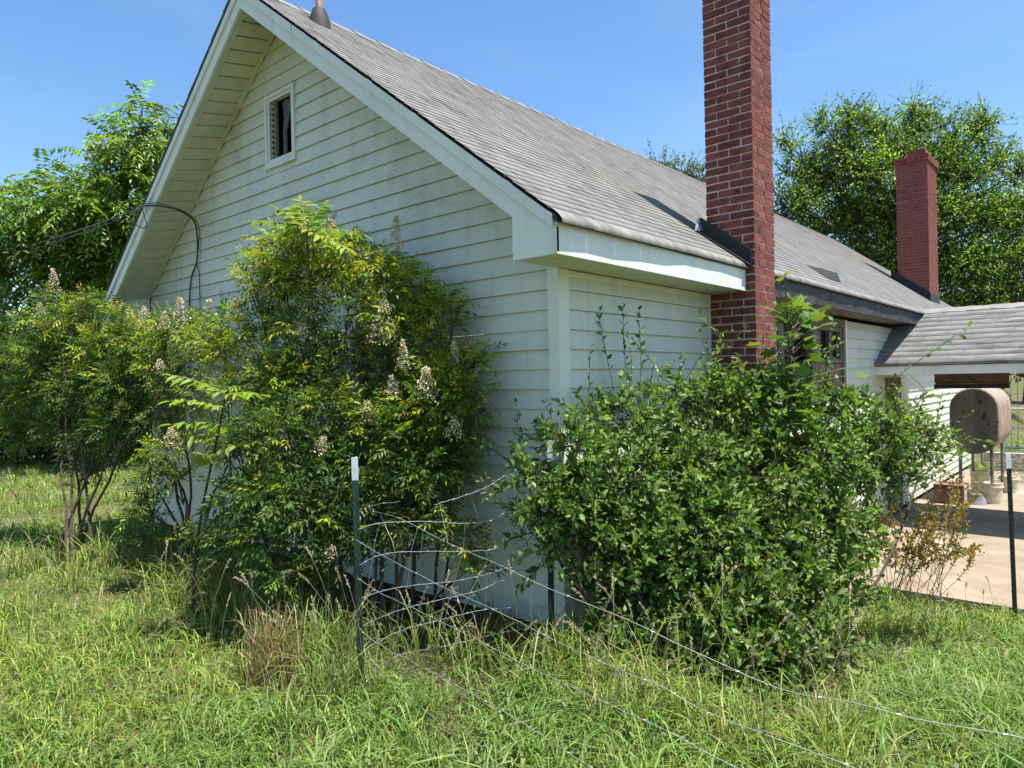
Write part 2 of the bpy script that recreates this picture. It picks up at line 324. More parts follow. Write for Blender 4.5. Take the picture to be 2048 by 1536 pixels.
# rake boards, drip moulding, returns and rake soffit panels on both slopes
def zrk(x, base=ZA): return base - SL * abs(x - XR)
for sgn in (1, -1):
    xe = XR + sgn * (W / 2 + OHE + .018)
    def X(t): return XR + sgn * t
    def rakeboard(d0, d1, y0, y1, x0=0., x1=None, name='rake_board', cut=True):
        T = W / 2 + OHE + .018 if x1 is None else x1
        a = [(X(x0), y0, ZA - SL * x0 + d0), (X(T), y0, ZA - SL * T + d0), (X(T), y0, ZA - SL * T + d1), (X(x0), y0, ZA - SL * x0 + d1)]
        return H(MB().prism(a if sgn > 0 else a[::-1], (0, y1 - y0, 0)).build(name, M['trim']))
    T = W / 2 + OHE + .018; j = .82 if sgn > 0 else 1.35
    rakeboard(0, .135, -OHG - .004, -OHG + .018, 0, j); rakeboard(-.003, .135, -OHG - .004, -OHG + .018, j + .004, T)
    rakeboard(.120, .192, -OHG - .022, -OHG - .0045, 0, j - .01, 'drip_moulding'); rakeboard(.119, .192, -OHG - .022, -OHG - .0045, j, T - .015, 'drip_moulding')
    # boxed return under the rake end
    xw = W / 2 + .012
    zt0, zt1 = ZA - SL * xw, ZA - SL * T
    a = [(X(xw), -OHG - .002, ZS - .004), (X(T - .004), -OHG - .002, ZS - .004), (X(T - .004), -OHG - .002, max(zt1 + .02, ZS + .01)), (X(xw), -OHG - .002, zt0 + .02)]
    H(MB().prism(a if sgn > 0 else a[::-1], (0, .016, 0)).build('return_panel', M['trim']))
    a = [(X(xw), -OHG + .0145, ZS - .003), (X(xw), -.018, ZS - .003), (X(xw), -.018, zt0 + .1), (X(xw), -OHG + .0145, zt0 + .1)]
    H(MB().prism(a, (sgn * .012, 0, 0)).build('return_side', M['trim']))
    if sgn < 0: H(MB().box(X(T) + .01, X(xw) - .012, -OHG + .02, 1.0, ZS, ZS + .012).build('soffit_panel', M['soffit']))
    ns = 27; st = (W / 2 + .02) / ns
    for k in range(ns):
        t0 = .01 + k * st; t1 = t0 + st - .013
        q = []
        for dz in (0, .010):
            for (t, y) in ((t0, -OHG + .045), (t1, -OHG + .045), (t1, -.02), (t0, -.02)):
                q.append((X(t), y, ZA - SL * t + (.035 if y < -.2 else DEL) + dz + (0 if dz else .0)))
        b = MB().hexa(q); H(b.build('soffit_panel', M['soffit']))
    for nm, y0, y1, d in (('soffit_trim', -OHG + .0185, -OHG + .07, .022), ('soffit_trim', -.05, -.0185, DEL - .022)):
        a = [(X(0), y0, ZA + d), (X(W / 2 + .01), y0, ZA - SL * (W / 2 + .01) + d), (X(W / 2 + .01), y0, ZA - SL * (W / 2 + .01) + d + .03), (X(0), y0, ZA + d + .03)]
        H(MB().prism(a if sgn > 0 else a[::-1], (0, y1 - y0, 0)).build(nm, M['soffit']))
# fascia beyond the tall chimney: scorched, peeling; its soffit is bare board
H(MB().box(OHE - .01, OHE + .012, 2.6, 15.7, ZS + .0, ZS + .2).build('scorched_fascia', M['burnt_and_underside']))
for k in range(3): H(MB().box(.005 + k * .105, .107 + k * .105, 2.6, 15.7, ZS + .01, ZS + .022).build('soffit_plank', M['wood']))

# roof: a deck with lapped shingle courses of separate tabs
def roof_z(x): return ZR - SL * abs(x - XR)
b = MB(); d = .03
for sgn in (1, -1):
    t = W / 2 + OHE + .03
    q = [(XR, -OHG - .02, ZR - d - .02), (XR + sgn * t, -OHG - .02, ZR - SL * t - d - .02), (XR + sgn * t, 16.1, ZR - SL * t - d - .02), (XR, 16.1, ZR - d - .02)]
    q2 = [(x, y, z + .03) for x, y, z in q]
    b.hexa((q if sgn > 0 else q[::-1]) + (q2 if sgn > 0 else q2[::-1]))
roof = H(b.build('roof', M['asphalt_edge']))
nrm = math.sqrt(1 + SL * SL)
def course(sgn, s0, s1, y0, y1, tabw, phase, lift0, lift1, last=False, zfun=None):
    # s measured down the slope from the ridge; each tab has its own small lift
    V, F = [], []; y = y0 - phase * tabw; rr = random.Random(int(s0 * 1000) + sgn)
    def P(s, yy, h):
        x = XR + sgn * s / nrm; z = ZR - SL * s / nrm; return (x + sgn * h * SL / nrm, yy, z + h / nrm)
    while y < y1:
        a, c = max(y, y0), min(y + tabw - (.0035 if not last else .002), y1)
        if c - a > .01:
            l0 = lift1 + rr.uniform(-.0004, .0009); l1 = lift1 + rr.uniform(-.0004, .0009); e = rr.uniform(-.003, .003); e2 = e + rr.uniform(-.002, .002)
            if last: wob = lambda t: .026 * max(0, 1 - (t + .4) / 1.5) + .0035 * math.sin(t * 3.1) + .002 * math.sin(t * 9.7); e, e2 = wob(a), wob(c); l0 = l1 = lift1
            k = len(V)
            if last:
                prof = [(s0, lift0, 0), (s1 - .07, l0, 0), (s1 - .035, l0 - .003, .5), (s1 - .010, l0 - .015, 1), (s1 - .004, l0 - .032, 1)]
                for s, h, q in prof: V += [P(s + q * e, a, h), P(s + q * e2, c, h)]
                F += [(k + 2 * i, k + 2 * i + 1, k + 2 * i + 3, k + 2 * i + 2) for i in range(4)]
            else:
                V += [P(s0, a, lift0), P(s0, c, lift0), P(s1 + e, a, l0), P(s1 + e2, c, l1), P(s1 + e, a, l0 - .012), P(s1 + e2, c, l1 - .012)]
                F += [(k, k + 1, k + 3, k + 2), (k + 2, k + 3, k + 5, k + 4)]
        y += tabw
    return np_mesh('shingle_course', V, F)
NC = 43; TOT = (W / 2 + OHE + .064) * nrm; ex = TOT / NC
for k in range(NC):
    o = link('shingle_course', course(1, k * ex - (.03 if k else 0), (k + 1) * ex, -OHG - .032, 16.15, .305, (k % 2) * .5 + rnd.uniform(-.08, .08), .0015, .0055, k == NC - 1), M['shingle'], roof)
for k in range(14): link('shingle_course', course(-1, k * ex * 3, (k + 1) * ex * 3, -OHG - .032, 16.15, .915, (k % 2) * .5, .002, .011), M['shingle'], roof)
for k in range(55):
    y = -OHG - .03 + k * .3
    q = [(XR - .13, y, ZR - .085), (XR, y, ZR + .016), (XR + .13, y, ZR - .085), (XR - .13, y + .33, ZR - .094), (XR, y + .33, ZR + .006), (XR + .13, y + .33, ZR - .094)]
    link('ridge_cap', np_mesh('ridge_cap', q, [(0, 1, 4, 3), (1, 2, 5, 4)]), M['shingle'], roof)
# vent pipe with its boot, and the small low roof vent
vp = Vector((-2.66, .10, 0)); vp.z = roof_z(vp.x)
b = MB(); b.tube([vp + Vector((0, 0, -.1)), vp + Vector((0, 0, .02)), vp + Vector((0, 0, .125))], [.10, .095, .058], 14); pb = b.build('pipe_boot', M['lead'], roof, True)
MB().tube([vp + Vector((0, 0, -.05)), vp + Vector((0, 0, .55))], .032, 14).build('vent_pipe', M['copper'], roof, True)
a, c = np.array((-.12, 4.95)), np.array((.10, 5.28))
q = [(-.10, 4.93, roof_z(-.10) + .012), (.16, 4.93, roof_z(.16) + .012), (.16, 5.33, roof_z(.16) + .012), (-.10, 5.33, roof_z(-.10) + .012), (-.08, 4.96, roof_z(-.08) + .02), (.13, 4.97, roof_z(.13) + .10), (.13, 5.29, roof_z(.13) + .10), (-.08, 5.30, roof_z(-.08) + .02)]
MB().hexa(q).build('roof_vent', M['lead'], roof)

# chimneys: a mortar core with bricks laid course by course
BRK = {}
def brick_mesh(lx, ly, lz, mat):
    key = (round(lx, 3), round(ly, 3), round(lz, 3), mat.name, rnd.randrange(3))
    if key not in BRK:
        me = bpy.data.meshes.new('brick'); m_ = MB().box(-lx / 2, lx / 2, -ly / 2, ly / 2, -lz / 2, lz / 2)
        v = [tuple(c + rnd.uniform(-.0022, .0022) for c in q) for q in m_.v]; me.from_pydata(v, [], m_.f); me.materials.append(mat); BRK[key] = me
    return BRK[key]
def chimney(name, x0, x1, y0, y1, zb, zt, zvis, ch, mat, mort, indiv, label=None):
    core = H(MB().box(x0 + .006, x1 - .006, y0 + .006, y1 - .006, zb, zt - .01).build(name, mort))
    hid = MB(); n = 0; j = .0125; dp = .095
    nc = int((zt - zb) / ch)
    for k in range(nc):
        zc = zb + (k + .5) * ch; lz = ch - j; rows = []
        wx, wy = x1 - x0, y1 - y0
        if k % 2 == 0:
            nx = max(2, round(wx / .207)); L = wx / nx
            front = [(x0 + L * i, x0 + L * (i + 1)) for i in range(nx)]
            ny = max(1, round((wy - dp - j) / .207)); rest = wy - dp
            L2 = min(.207, rest / ny); sd = []; yy = y0 + dp
            while yy < y1 - .02: sd.append((yy, min(yy + L2, y1))); yy += L2
        else:
            ny = max(2, round(wy / .215)); L = wy / ny; sd = [(y0 + L * i, y0 + L * (i + 1)) for i in range(ny)]
            front = []; xx = x0; seq = [.105] + [.207] * 6
            for q in seq:
                if xx >= x1 - dp - .005: break
                e = min(xx + q, x1 - dp); front.append((xx, e)); xx = e
        for a, c in front:
            a2 = a + (j / 2 if a > x0 + .004 else 0); c2 = c - (j / 2 if c < x1 - .004 else 0); rows.append((((a2 + c2) / 2), y0 + dp / 2, c2 - a2, dp))
        for a, c in sd:
            a2 = a + (j / 2 if a > y0 + .004 else 0); c2 = c - (j / 2 if c < y1 - .004 else 0); rows.append((x1 - dp / 2, (a2 + c2) / 2, dp, c2 - a2))
        for r in rows:
            if r is None: continue
            bx_, by_, lx, ly = r
            if lx < .02 or ly < .02: continue
            out = rnd.uniform(-.002, .003)
            if zc > zvis and n < indiv:
                o = bpy.data.objects.new('brick', brick_mesh(lx, ly, lz, mat)); COL.objects.link(o); o.parent = core; n += 1
                o.location = (bx_ + (out if ly > lx else 0), by_ - (out if lx >= ly else 0), zc + rnd.uniform(-.0015, .0015)); o.rotation_euler = (rnd.uniform(-.006, .006), rnd.uniform(-.006, .006), rnd.uniform(-.008, .008))
            else: hid.box(bx_ - lx / 2, bx_ + lx / 2, by_ - ly / 2, by_ + ly / 2, zc - lz / 2, zc + lz / 2)
        # the two far faces
        hid.box(x0, x0 + .02, y0 + dp + j, y1, zc - lz / 2, zc + lz / 2); hid.box(x0 + .03, x1 - dp - j, y1 - .02, y1, zc - lz / 2, zc + lz / 2)
    o = hid.build('brick_rest', mat, core); o['kind'] = 'stuff'
    return core, n
ch1, n1 = chimney('chimney', -.004, .4095, 2.1398, 2.5774, -.5, 5.75, 1.35, .0668, M['brick'], M['mortar'], 230)
def flashing(core, x0, x1, y0, y1, hgt, mat):
    b = MB(); q = []
    for dz in (-.02, hgt):
        for (x, y) in ((x0, y0 - .028), (x1, y0 - .028), (x1, y0 - .004), (x0, y0 - .004)): q.append((x, y, roof_z(x) + dz + .015))
    b.hexa(q)
    q = []
    for dz in (0, .006):
        for (x, y) in ((x0, y0 - .085), (x1, y0 - .085), (x1, y0 - .004), (x0, y0 - .004)): q.append((x, y, roof_z(x) + .016 + dz))
    b.hexa(q); b.build('flashing', mat, core)
flashing(ch1, -.05, .39, 2.1398, 2.5774, .13, M['flash'])
# bent upper end of the flashing, catching the light
q = [(-.05, 2.03, roof_z(-.05) + .02), (-.02, 2.135, roof_z(-.05) + .03), (-.05, 2.135, roof_z(-.05) + .15), (-.06, 2.10, roof_z(-.05) + .13)]
MB().add(q + [(x - .012, y, z + .004) for x, y, z in q], [(0, 1, 2, 3), (7, 6, 5, 4), (0, 4, 5, 1), (2, 6, 7, 3), (1, 5, 6, 2), (3, 7, 4, 0)]).build('flashing_end', M['galv'], ch1)
ch2, n2 = chimney('chimney', -.93, -.345, 13.05, 13.95, 2.9, 6.26, 5.15, .0668, M['brick_dull'], M['mortar_dull'], 70)
for (e, z0, z1) in ((.032, 6.14, 6.2), (.034, 6.206, 6.27)):
    for k in range(3):
        L = (.585 + 2 * e) / 3; MB().box(-.93 - e + L * k + .004, -.93 - e + L * (k + 1) - .004, 13.05 - e, 13.2, z0, z1).build('cap_brick', M['brick_dull'], ch2)
    for k in range(4):
        L = (.9 + 2 * e - .15 - e) / 4; y = 13.205 + L * k; MB().box(-.45, -.345 + e, y, y + L - .008, z0, z1).build('cap_brick', M['brick_dull'], ch2)
MB().box(-.93 - .03, -.46, 13.21, 13.95, 6.14, 6.26).build('cap_core', M['mortar_dull'], ch2)
MB().prism([(-.72, 13.07, 6.271), (-.36, 13.07, 6.271), (-.40, 13.07, 6.41), (-.70, 13.07, 6.38)], (0, .6, 0)).build('cap_wash', M['brick_dull'], ch2)
flashing(ch2, -1.05, -.33, 13.05, 13.95, .17, M['flash'])
MB().box(-.343, -.325, 13.02, 13.97, roof_z(-.34) - .05, roof_z(-.34) + .16).build('flashing', M['flash'], ch2)

# windows
def rect_frame(fx, a, c, z0, z1, w, d0, d1, name, mat, par=None):
    b = MB()
    for (u0, u1, v0, v1) in ((a, c, z1 - w, z1), (a, c, z0, z0 + w), (a, a + w, z0 + w, z1 - w), (c - w, c, z0 + w, z1 - w)):
        q = [fx(u0, d0, v0), fx(u1, d0, v0), fx(u1, d1, v0), fx(u0, d1, v0), fx(u0, d0, v1), fx(u1, d0, v1), fx(u1, d1, v1), fx(u0, d1, v1)]; b.hexa(q)
    o = b.build(name, mat); return H(o) if par is None else child_of_mesh(o, par)
def slabf(fx, a, c, z0, z1, d0, d1, name, mat, par):
    q = [fx(a, d0, z0), fx(c, d0, z0), fx(c, d1, z0), fx(a, d1, z0), fx(a, d0, z1), fx(c, d0, z1), fx(c, d1, z1), fx(a, d1, z1)]
    return child_of_mesh(MB().hexa(q).build(name, mat), par)
# attic window: broken louvre with a torn curtain
a, c, z0, z1 = WINS[0]
at_w = rect_frame(gable, a, c, z0, z1, .035, -.03, .030, 'attic_window', M['trim'])
rect_frame(gable, a + .036, c - .036, z0 + .036, z1 - .036, .028, -.03, .018, 'window_frame', M['trim'], at_w)
MB().box(a - .01, c + .01, -.036, -.005, z0 - .02, z0 - .001).build('window_sill', M['trim'], at_w)
for k in range(10):
    zz = z0 + .085 + k * .052
    MB().prism([(a + .066, -.004, zz), (a + .145, -.004, zz + .004), (a + .066, -.004, zz + .045)], (0, .02, -.01)).build('louver_blade', M['louver'], at_w)
MB().box(a + .142, a + .165, -.008, .02, z0 + .066, z1 - .066).build('mullion', M['wood'], at_w)
V, F = [], []
for r in range(13):
    for k in range(9):
        t = k / 8; zt = z1 - .066 - .5 * r / 12 * (1 if t < .55 else max(.16, 1 - (t - .2) * 1.35)); spread = 1 if r < 4 else max(.35, 1 - (r - 4) * .09)
        V.append((a + .17 + t * .255 * spread + .03 * (r / 12), .055 + .018 * math.sin(k * 2.1 + r * .35), zt))
    if r: F += [((r - 1) * 9 + k, (r - 1) * 9 + k + 1, r * 9 + k + 1, r * 9 + k) for k in range(8)]
link('curtain', np_mesh('curtain', V, F, smooth=True), M['curtain'], at_w)
# two lower gable windows
for (a, c, z0, z1) in WINS[1:]:
    wo = rect_frame(gable, a, c, z0, z1, .09, -.02, .028, 'gable_window', M['trim'])
    rect_frame(gable, a + .091, c - .091, z0 + .091, z1 - .091, .04, -.03, .012, 'sash', M['trim'], wo)
    zm = (z0 + z1) / 2
    slabf(gable, a + .131, c - .131, zm - .02, zm + .02, -.02, .010, 'meeting_rail', M['trim'], wo)
    slabf(gable, a + .13, c - .13, z0 + .13, zm - .021, -.025, -.02, 'pane', M['glass'], wo); slabf(gable, a + .13, c - .13, zm + .021, z1 - .13, -.025, -.02, 'pane', M['glass'], wo)
    slabf(gable, a - .02, c + .02, z0 - .03, z0 - .001, -.01, .05, 'window_sill', M['trim'], wo)
# weathered window on the long wall
wo = rect_frame(side, 3.74, 5.96, 1.46, 2.475, .10, -.06, .02, 'weathered_window', M['wood'])
for (a, c) in ((4.72, 4.9),): slabf(side, a, c, 1.561, 2.374, -.05, .018, 'mullion', M['wood'], wo)
rect_frame(side, 4.905, 5.855, 1.93, 2.37, .05, -.05, .006, 'sash', M['wood'], wo); slabf(side, 5.36, 5.40, 1.985, 2.315, -.04, .004, 'glazing_bar', M['wood'], wo)
slabf(side, 4.96, 5.355, 1.985, 2.315, -.05, -.045, 'pane', M['glass'], wo); slabf(side, 5.405, 5.80, 1.985, 2.315, -.05, -.045, 'pane', M['glass'], wo)
slabf(side, 4.905, 5.855, 1.565, 1.925, -.03, -.01, 'board_panel', M['woodbrown'], wo)
slabf(side, 3.845, 4.715, 1.565, 2.37, -.16, -.15, 'pane', M['black'], wo)  # black sheet painting the dark inside of the open sash, no glass
slabf(side, 3.66, 6.06, 1.41, 1.459, -.03, .075, 'window_sill', M['porchwhite'], wo)
slabf(side, 5.965, 6.03, 1.46, 2.475, -.02, .022, 'casing', M['trim'], wo)
slabf(side, 3.66, 3.735, 1.46, 2.475, -.02, .022, 'casing', M['wood'], wo)

# side porch roof: small gable running out from the long wall
PY0, PY1, PZ0, PZ1 = 7.30, 8.95, 1.93, 2.755
ps = (PZ1 - PZ0) / (PY1 - PY0); pn = math.sqrt(1 + ps * ps)
pd = MB()
pd.hexa([(.0, PY0 + .02, PZ0 - .05), (6, PY0 + .02, PZ0 - .05), (6, PY1, PZ1 - .05), (0, PY1, PZ1 - .05), (0, PY0 + .02, PZ0 - .01), (6, PY0 + .02, PZ0 - .01), (6, PY1, PZ1 - .01), (0, PY1, PZ1 - .01)])
pd.hexa([(.0, PY1 + .002, PZ1 - .05), (6, PY1 + .002, PZ1 - .05), (6, PY1 + .42, PZ1 - .26), (0, PY1 + .42, PZ1 - .26), (0, PY1 + .002, PZ1 - .01), (6, PY1 + .002, PZ1 - .01), (6, PY1 + .42, PZ1 - .22), (0, PY1 + .42, PZ1 - .22)])
porch = H(pd.build('porch_roof', M['woodbrown']))
NP = 11; tot = (PY1 - PY0) * pn; exp_ = tot / NP
for k in range(NP):
    V, F = [], []; s0 = max(0, tot - (k + 1) * exp_ - .02); s1 = tot - k * exp_   # distance up from the eave
    lo = tot - (k + 1) * exp_
    def PP(s, x, h): return (x, PY0 + s / pn - h * ps / pn, PZ0 + ps * s / pn + h / pn)
    x = -.01 - (k % 2) * .15
    while x < 6.0:
        aa, cc = max(x, -.01), min(x + .301, 6.03); e = rnd.uniform(-.004, .004); l = .006 + rnd.uniform(-.0005, .001); i0 = len(V)
        dn = .03 if k == NP - 1 else 0
        V += [PP(s1 + .03, aa, .002), PP(s1 + .03, cc, .002), PP(lo + e - dn, aa, l), PP(lo + e - dn, cc, l), PP(lo + e - dn, aa, l - (.035 if dn else .012)), PP(lo + e - dn, cc, l - (.035 if dn else .012))]
        F += [(i0, i0 + 1, i0 + 3, i0 + 2), (i0 + 2, i0 + 3, i0 + 5, i0 + 4)]; x += .305
    link('shingle_course', np_mesh('shingle_course', V, F), M['shingle'], porch)
for k in range(20):
    x = k * .3; q = [(x, PY1 - .14, PZ1 - .055), (x, PY1, PZ1 + .018), (x, PY1 + .14, PZ1 - .055), (x + .32, PY1 - .14, PZ1 - .063), (x + .32, PY1, PZ1 + .01), (x + .32, PY1 + .14, PZ1 - .063)]
    link('ridge_cap', np_mesh('ridge_cap', q, [(0, 3, 4, 1), (1, 4, 5, 2)]), M['shingle'], porch)
MB().box(.004, 6, PY0 + .022, PY0 + .045, PZ0 - .165, PZ0 - .035).build('porch_fascia', M['porchwhite'], porch)
MB().box(.05, 6, PY0 + .05, PY1 + .3, PZ0 - .12, PZ0 - .10).build('porch_ceiling', M['woodbrown'], porch)
MB().box(.40, 1.372, 9.24, 9.27, 1.60, 1.83).build('porch_beam', M['woodbrown'], porch); MB().box(.40, 1.375, 9.19, 9.31, 1.53, 1.598).build('porch_beam', M['burnt_and_underside'], porch)  # black lower box paints in the shade under the brown board
MB().tube([(.78, 9.22, 1.9), (.83, 9.232, 1.75), (.95, 9.232, 1.62)], .007, 6).build('porch_wire', M['cable'], porch)
for x in (5.9,): MB().box(x, x + .09, 9.14, 9.185, SLZ, 1.80).build('porch_post', M['wood'], porch)
MB().tube([(.42, 7.32, 1.76), (.52, 7.55, 1.6), (.58, 7.65, 1.5)], .03, 10).build('downspout', M['porchwhite'], porch, True)
MB().box(.022, .035, 7.9, 8.75, SLZ, 1.72).build('side_door', M['wood'], porch)

# meter box on the tall chimney
mbx = H(MB().box(.412, .49, 2.16, 2.47, 1.36, 1.80).build('meter_box', M['boxgrey'])); MB().box(.4905, .50, 2.175, 2.455, 1.38, 1.78).build('meter_cover', M['boxgrey'], mbx)
MB().tube([(.45, 2.3, 1.365), (.45, 2.3, -.2)], .02, 8).build('conduit', M['galv'], mbx)

# ------------------------------------------------------------------ foliage helpers
rg = np.random.default_rng(11)
def unit(a): return a / (np.linalg.norm(a, axis=-1, keepdims=True) + 1e-9)
UP = np.array([0, 0, 1.])
T2 = (np.array([(0, 0, 0), (-.5, .45, .09), (.5, .45, .09), (0, 1, -.06)]), np.array([(0, 2, 3), (0, 3, 1)]))
T4 = (np.array([(0, 0, 0), (-.5, .42, .07), (.5, .42, .07), (0, 1, -.13), (0, .45, .0)]), np.array([(0, 4, 1), (0, 2, 4), (1, 4, 3), (4, 2, 3)]))
T8 = (np.array([(0, 0, 0), (-.46, .3, .07), (.46, .3, .07), (-.4, .68, .05), (.4, .68, .05), (0, 1, -.12), (0, .32, .0), (0, .68, -.03)]),
      np.array([(0, 6, 1), (0, 2, 6), (1, 6, 7), (1, 7, 3), (6, 2, 4), (6, 4, 7), (3, 7, 5), (7, 4, 5)]))
_o = [(0, 0), (.22, -.02), (.34, .1), (.5, .16), (.40, .34), (.62, .62), (.36, .55), (.26, .66), (.16, .62), (0, 1)]
_m = [(x, y) for x, y in _o] + [(-x, y) for x, y in _o[1:-1]][::-1]
TM = (np.array([(x, y, -.12 * abs(x) - .08 * y * y) for x, y in _m] + [(0, .38, .03)]), np.array([(len(_m), i, (i + 1) % len(_m)) for i in range(len(_m))]))
class Leaves:
    def __init__(s): s.V = []; s.F = []; s.C = []; s.n = 0
    def add(s, P, A, Nn, ln, wd, col, T):
        P = np.asarray(P, float); k = len(P)
        if not k: return
        A = unit(A); Sd = unit(np.cross(A, Nn)); N2 = np.cross(Sd, A); t, f = T
        ln = np.broadcast_to(ln, (k,))[:, None, None]; wd = np.broadcast_to(wd, (k,))[:, None, None]
        V = P[:, None] + A[:, None] * t[None, :, 1:2] * ln + Sd[:, None] * t[None, :, 0:1] * wd + N2[:, None] * t[None, :, 2:3] * ln
        s.V.append(V.reshape(-1, 3)); s.F.append((f[None] + (np.arange(k) * len(t))[:, None, None]).reshape(-1, 3) + s.n)
        s.C.append(np.repeat(np.broadcast_to(col, (k, 3)), len(t), 0)); s.n += k * len(t)
    def build(s, name, mat, parent=None):
        me = np_mesh(name, np.concatenate(s.V), None, np.concatenate(s.F), np.concatenate(s.C)); o = link(name, me, mat)
        if parent is not None: child(o, parent)
        return o
def pal(cols, n, jit=.18):
    c = np.array(cols, float)[rg.integers(0, len(cols), n)]; return np.clip(c * (1 + rg.normal(0, jit, (n, 1))) * (1 + rg.normal(0, jit * .4, (n, 3))), .004, .9)
def rachis(Lv, P0, D, L, npair, ln, ratio, ang, col, T, droop=.25, jit=.25, hang=.3, term=True):
    D = unit(D); m = len(P0); L = np.broadcast_to(L, (m,))[:, None]; Nn = unit(UP - D * (D @ UP)[:, None] + rg.normal(0, jit, (m, 3))); Sd = unit(np.cross(D, Nn))
    pts = []
    for i in range(npair + 1):
        t = (i + .6) / (npair + .6); P = P0 + D * L * t - UP * droop * L * t * t; d = unit(D - UP * droop * 2 * t); pts.append(P)
        size = ln * (1 - .35 * abs(t - .45))
        if i == npair:
            if term: Lv.add(P, d + rg.normal(0, .12, (m, 3)), Nn, size * rg.uniform(.8, 1.1, m), size * ratio, col, T)
            break
        for sg in (-1, 1):
            a = d * math.cos(ang) + sg * Sd * math.sin(ang) - UP * hang + rg.normal(0, .16, (m, 3))
            ll = size * rg.uniform(.75, 1.12, m); Lv.add(P + rg.normal(0, .003, (m, 3)), a, Nn + rg.normal(0, .3, (m, 3)), ll, ll * ratio, np.clip(col * (1 + rg.normal(0, .1, (m, 1))), .004, .9), T)
    return pts
def alt_leaves(Lv, P0, D, L, nl, ln, ratio, cols, T, bend=.1, upw=.6, jit=.17, mul=1.):
    D = unit(D); m = len(P0); L = np.broadcast_to(L, (m,))[:, None]; ph = rg.uniform(0, 6.28, m)
    a = unit(np.cross(D, UP + .01)); b_ = np.cross(D, a); P1 = P0 + D * L
    for i in range(nl):
        t = (i + 1) / nl; P = P0 + D * L * t - UP * bend * L * t * t; an = ph + i * 2.4
        out = a * np.cos(an)[:, None] + b_ * np.sin(an)[:, None]
        ax = D * .75 + out * .8 + rg.normal(0, .15, (m, 3)); nn = UP * upw + D * .25 + rg.normal(0, .55, (m, 3))
        ll = ln * rg.uniform(.6, 1.15, m) * (1.0 if i < nl - 2 else .75); Lv.add(P, ax, nn, ll, ll * ratio, pal(cols, m, jit) * mul, T)
    return P1
def blob_twigs(blobs, per, lo=.25, hi=.9, up=.3, spread=.6):
    Ps, Ds, Bi = [], [], []
    for i, bl in enumerate(blobs):
        c = np.array(bl[0]); r = bl[1]; q = bl[2] if len(bl) > 2 else 1.; k = max(4, int(per * r * r * q))
        u = unit(rg.normal(0, 1, (k, 3)) + [0, 0, .12]); u[:, 2] *= .85
        Ps.append(c + u * r * rg.uniform(lo, hi, (k, 1))); Ds.append(unit(u + rg.normal(0, spread, (k, 3)) * .7 + UP * up)); Bi.append(np.full(k, i))
    return np.concatenate(Ps), np.concatenate(Ds), np.concatenate(Bi)
def twig_mesh(A, B, r0, r1, mat, name, parent):
    V, F = tubes_np(A, B, r0, r1, 3); return tag(child(link(name, np_mesh(name, V, F), mat), parent), kind='stuff')
def curve_pts(pts, n=10):
    P = np.array(pts, float); 
    if len(P) == 2: P = np.array([P[0], (P[0] + P[1]) / 2, P[1]])
    t = np.linspace(0, 1, len(P)); out = []
    u = np.linspace(0, 1, n); Q = np.vstack([2 * P[0] - P[1], P, 2 * P[-1] - P[-2]]); k = len(P) - 1
    for x in u:
        i = min(int(x * k), k - 1); f = x * k - i; p0, p1, p2, p3 = Q[i], Q[i + 1], Q[i + 2], Q[i + 3]
        out.append(.5 * ((2 * p1) + (-p0 + p2) * f + (2 * p0 - 5 * p1 + 4 * p2 - p3) * f * f + (-p0 + 3 * p1 - 3 * p2 + p3) * f ** 3))
    return np.array(out)
def panicle(Lv, base, d, h, w, n, cols):
    t = rg.uniform(0, 1, n) ** .8; r = w * (1 - t * .85) * np.sqrt(rg.uniform(.05, 1, n)); an = rg.uniform(0, 6.28, n); d = unit(np.array(d, float)); a = unit(np.cross(d, [.3, 1, .1])); b_ = np.cross(d, a)
    P = np.array(base) + d * (t * h)[:, None] + a * (r * np.cos(an))[:, None] + b_ * (r * np.sin(an))[:, None]
    Lv.add(P, rg.normal(0, 1, (n, 3)), rg.normal(0, 1, (n, 3)), rg.uniform(.010, .019, n), .012, pal(cols, n, .2), T4)
DG = [(.05, .10, .026), (.06, .12, .03), (.042, .08, .024), (.07, .13, .04)]; YG = [(.33, .37, .03), (.27, .34, .03), (.38, .38, .045), (.19, .29, .03)]; MG = [(.11, .19, .032), (.095, .165, .032), (.14, .22, .04)]
CREAM = [(.62, .54, .36), (.55, .45, .27), (.68, .62, .47), (.45, .34, .2)]; RUST = [(.20, .10, .04), (.16, .12, .04)]

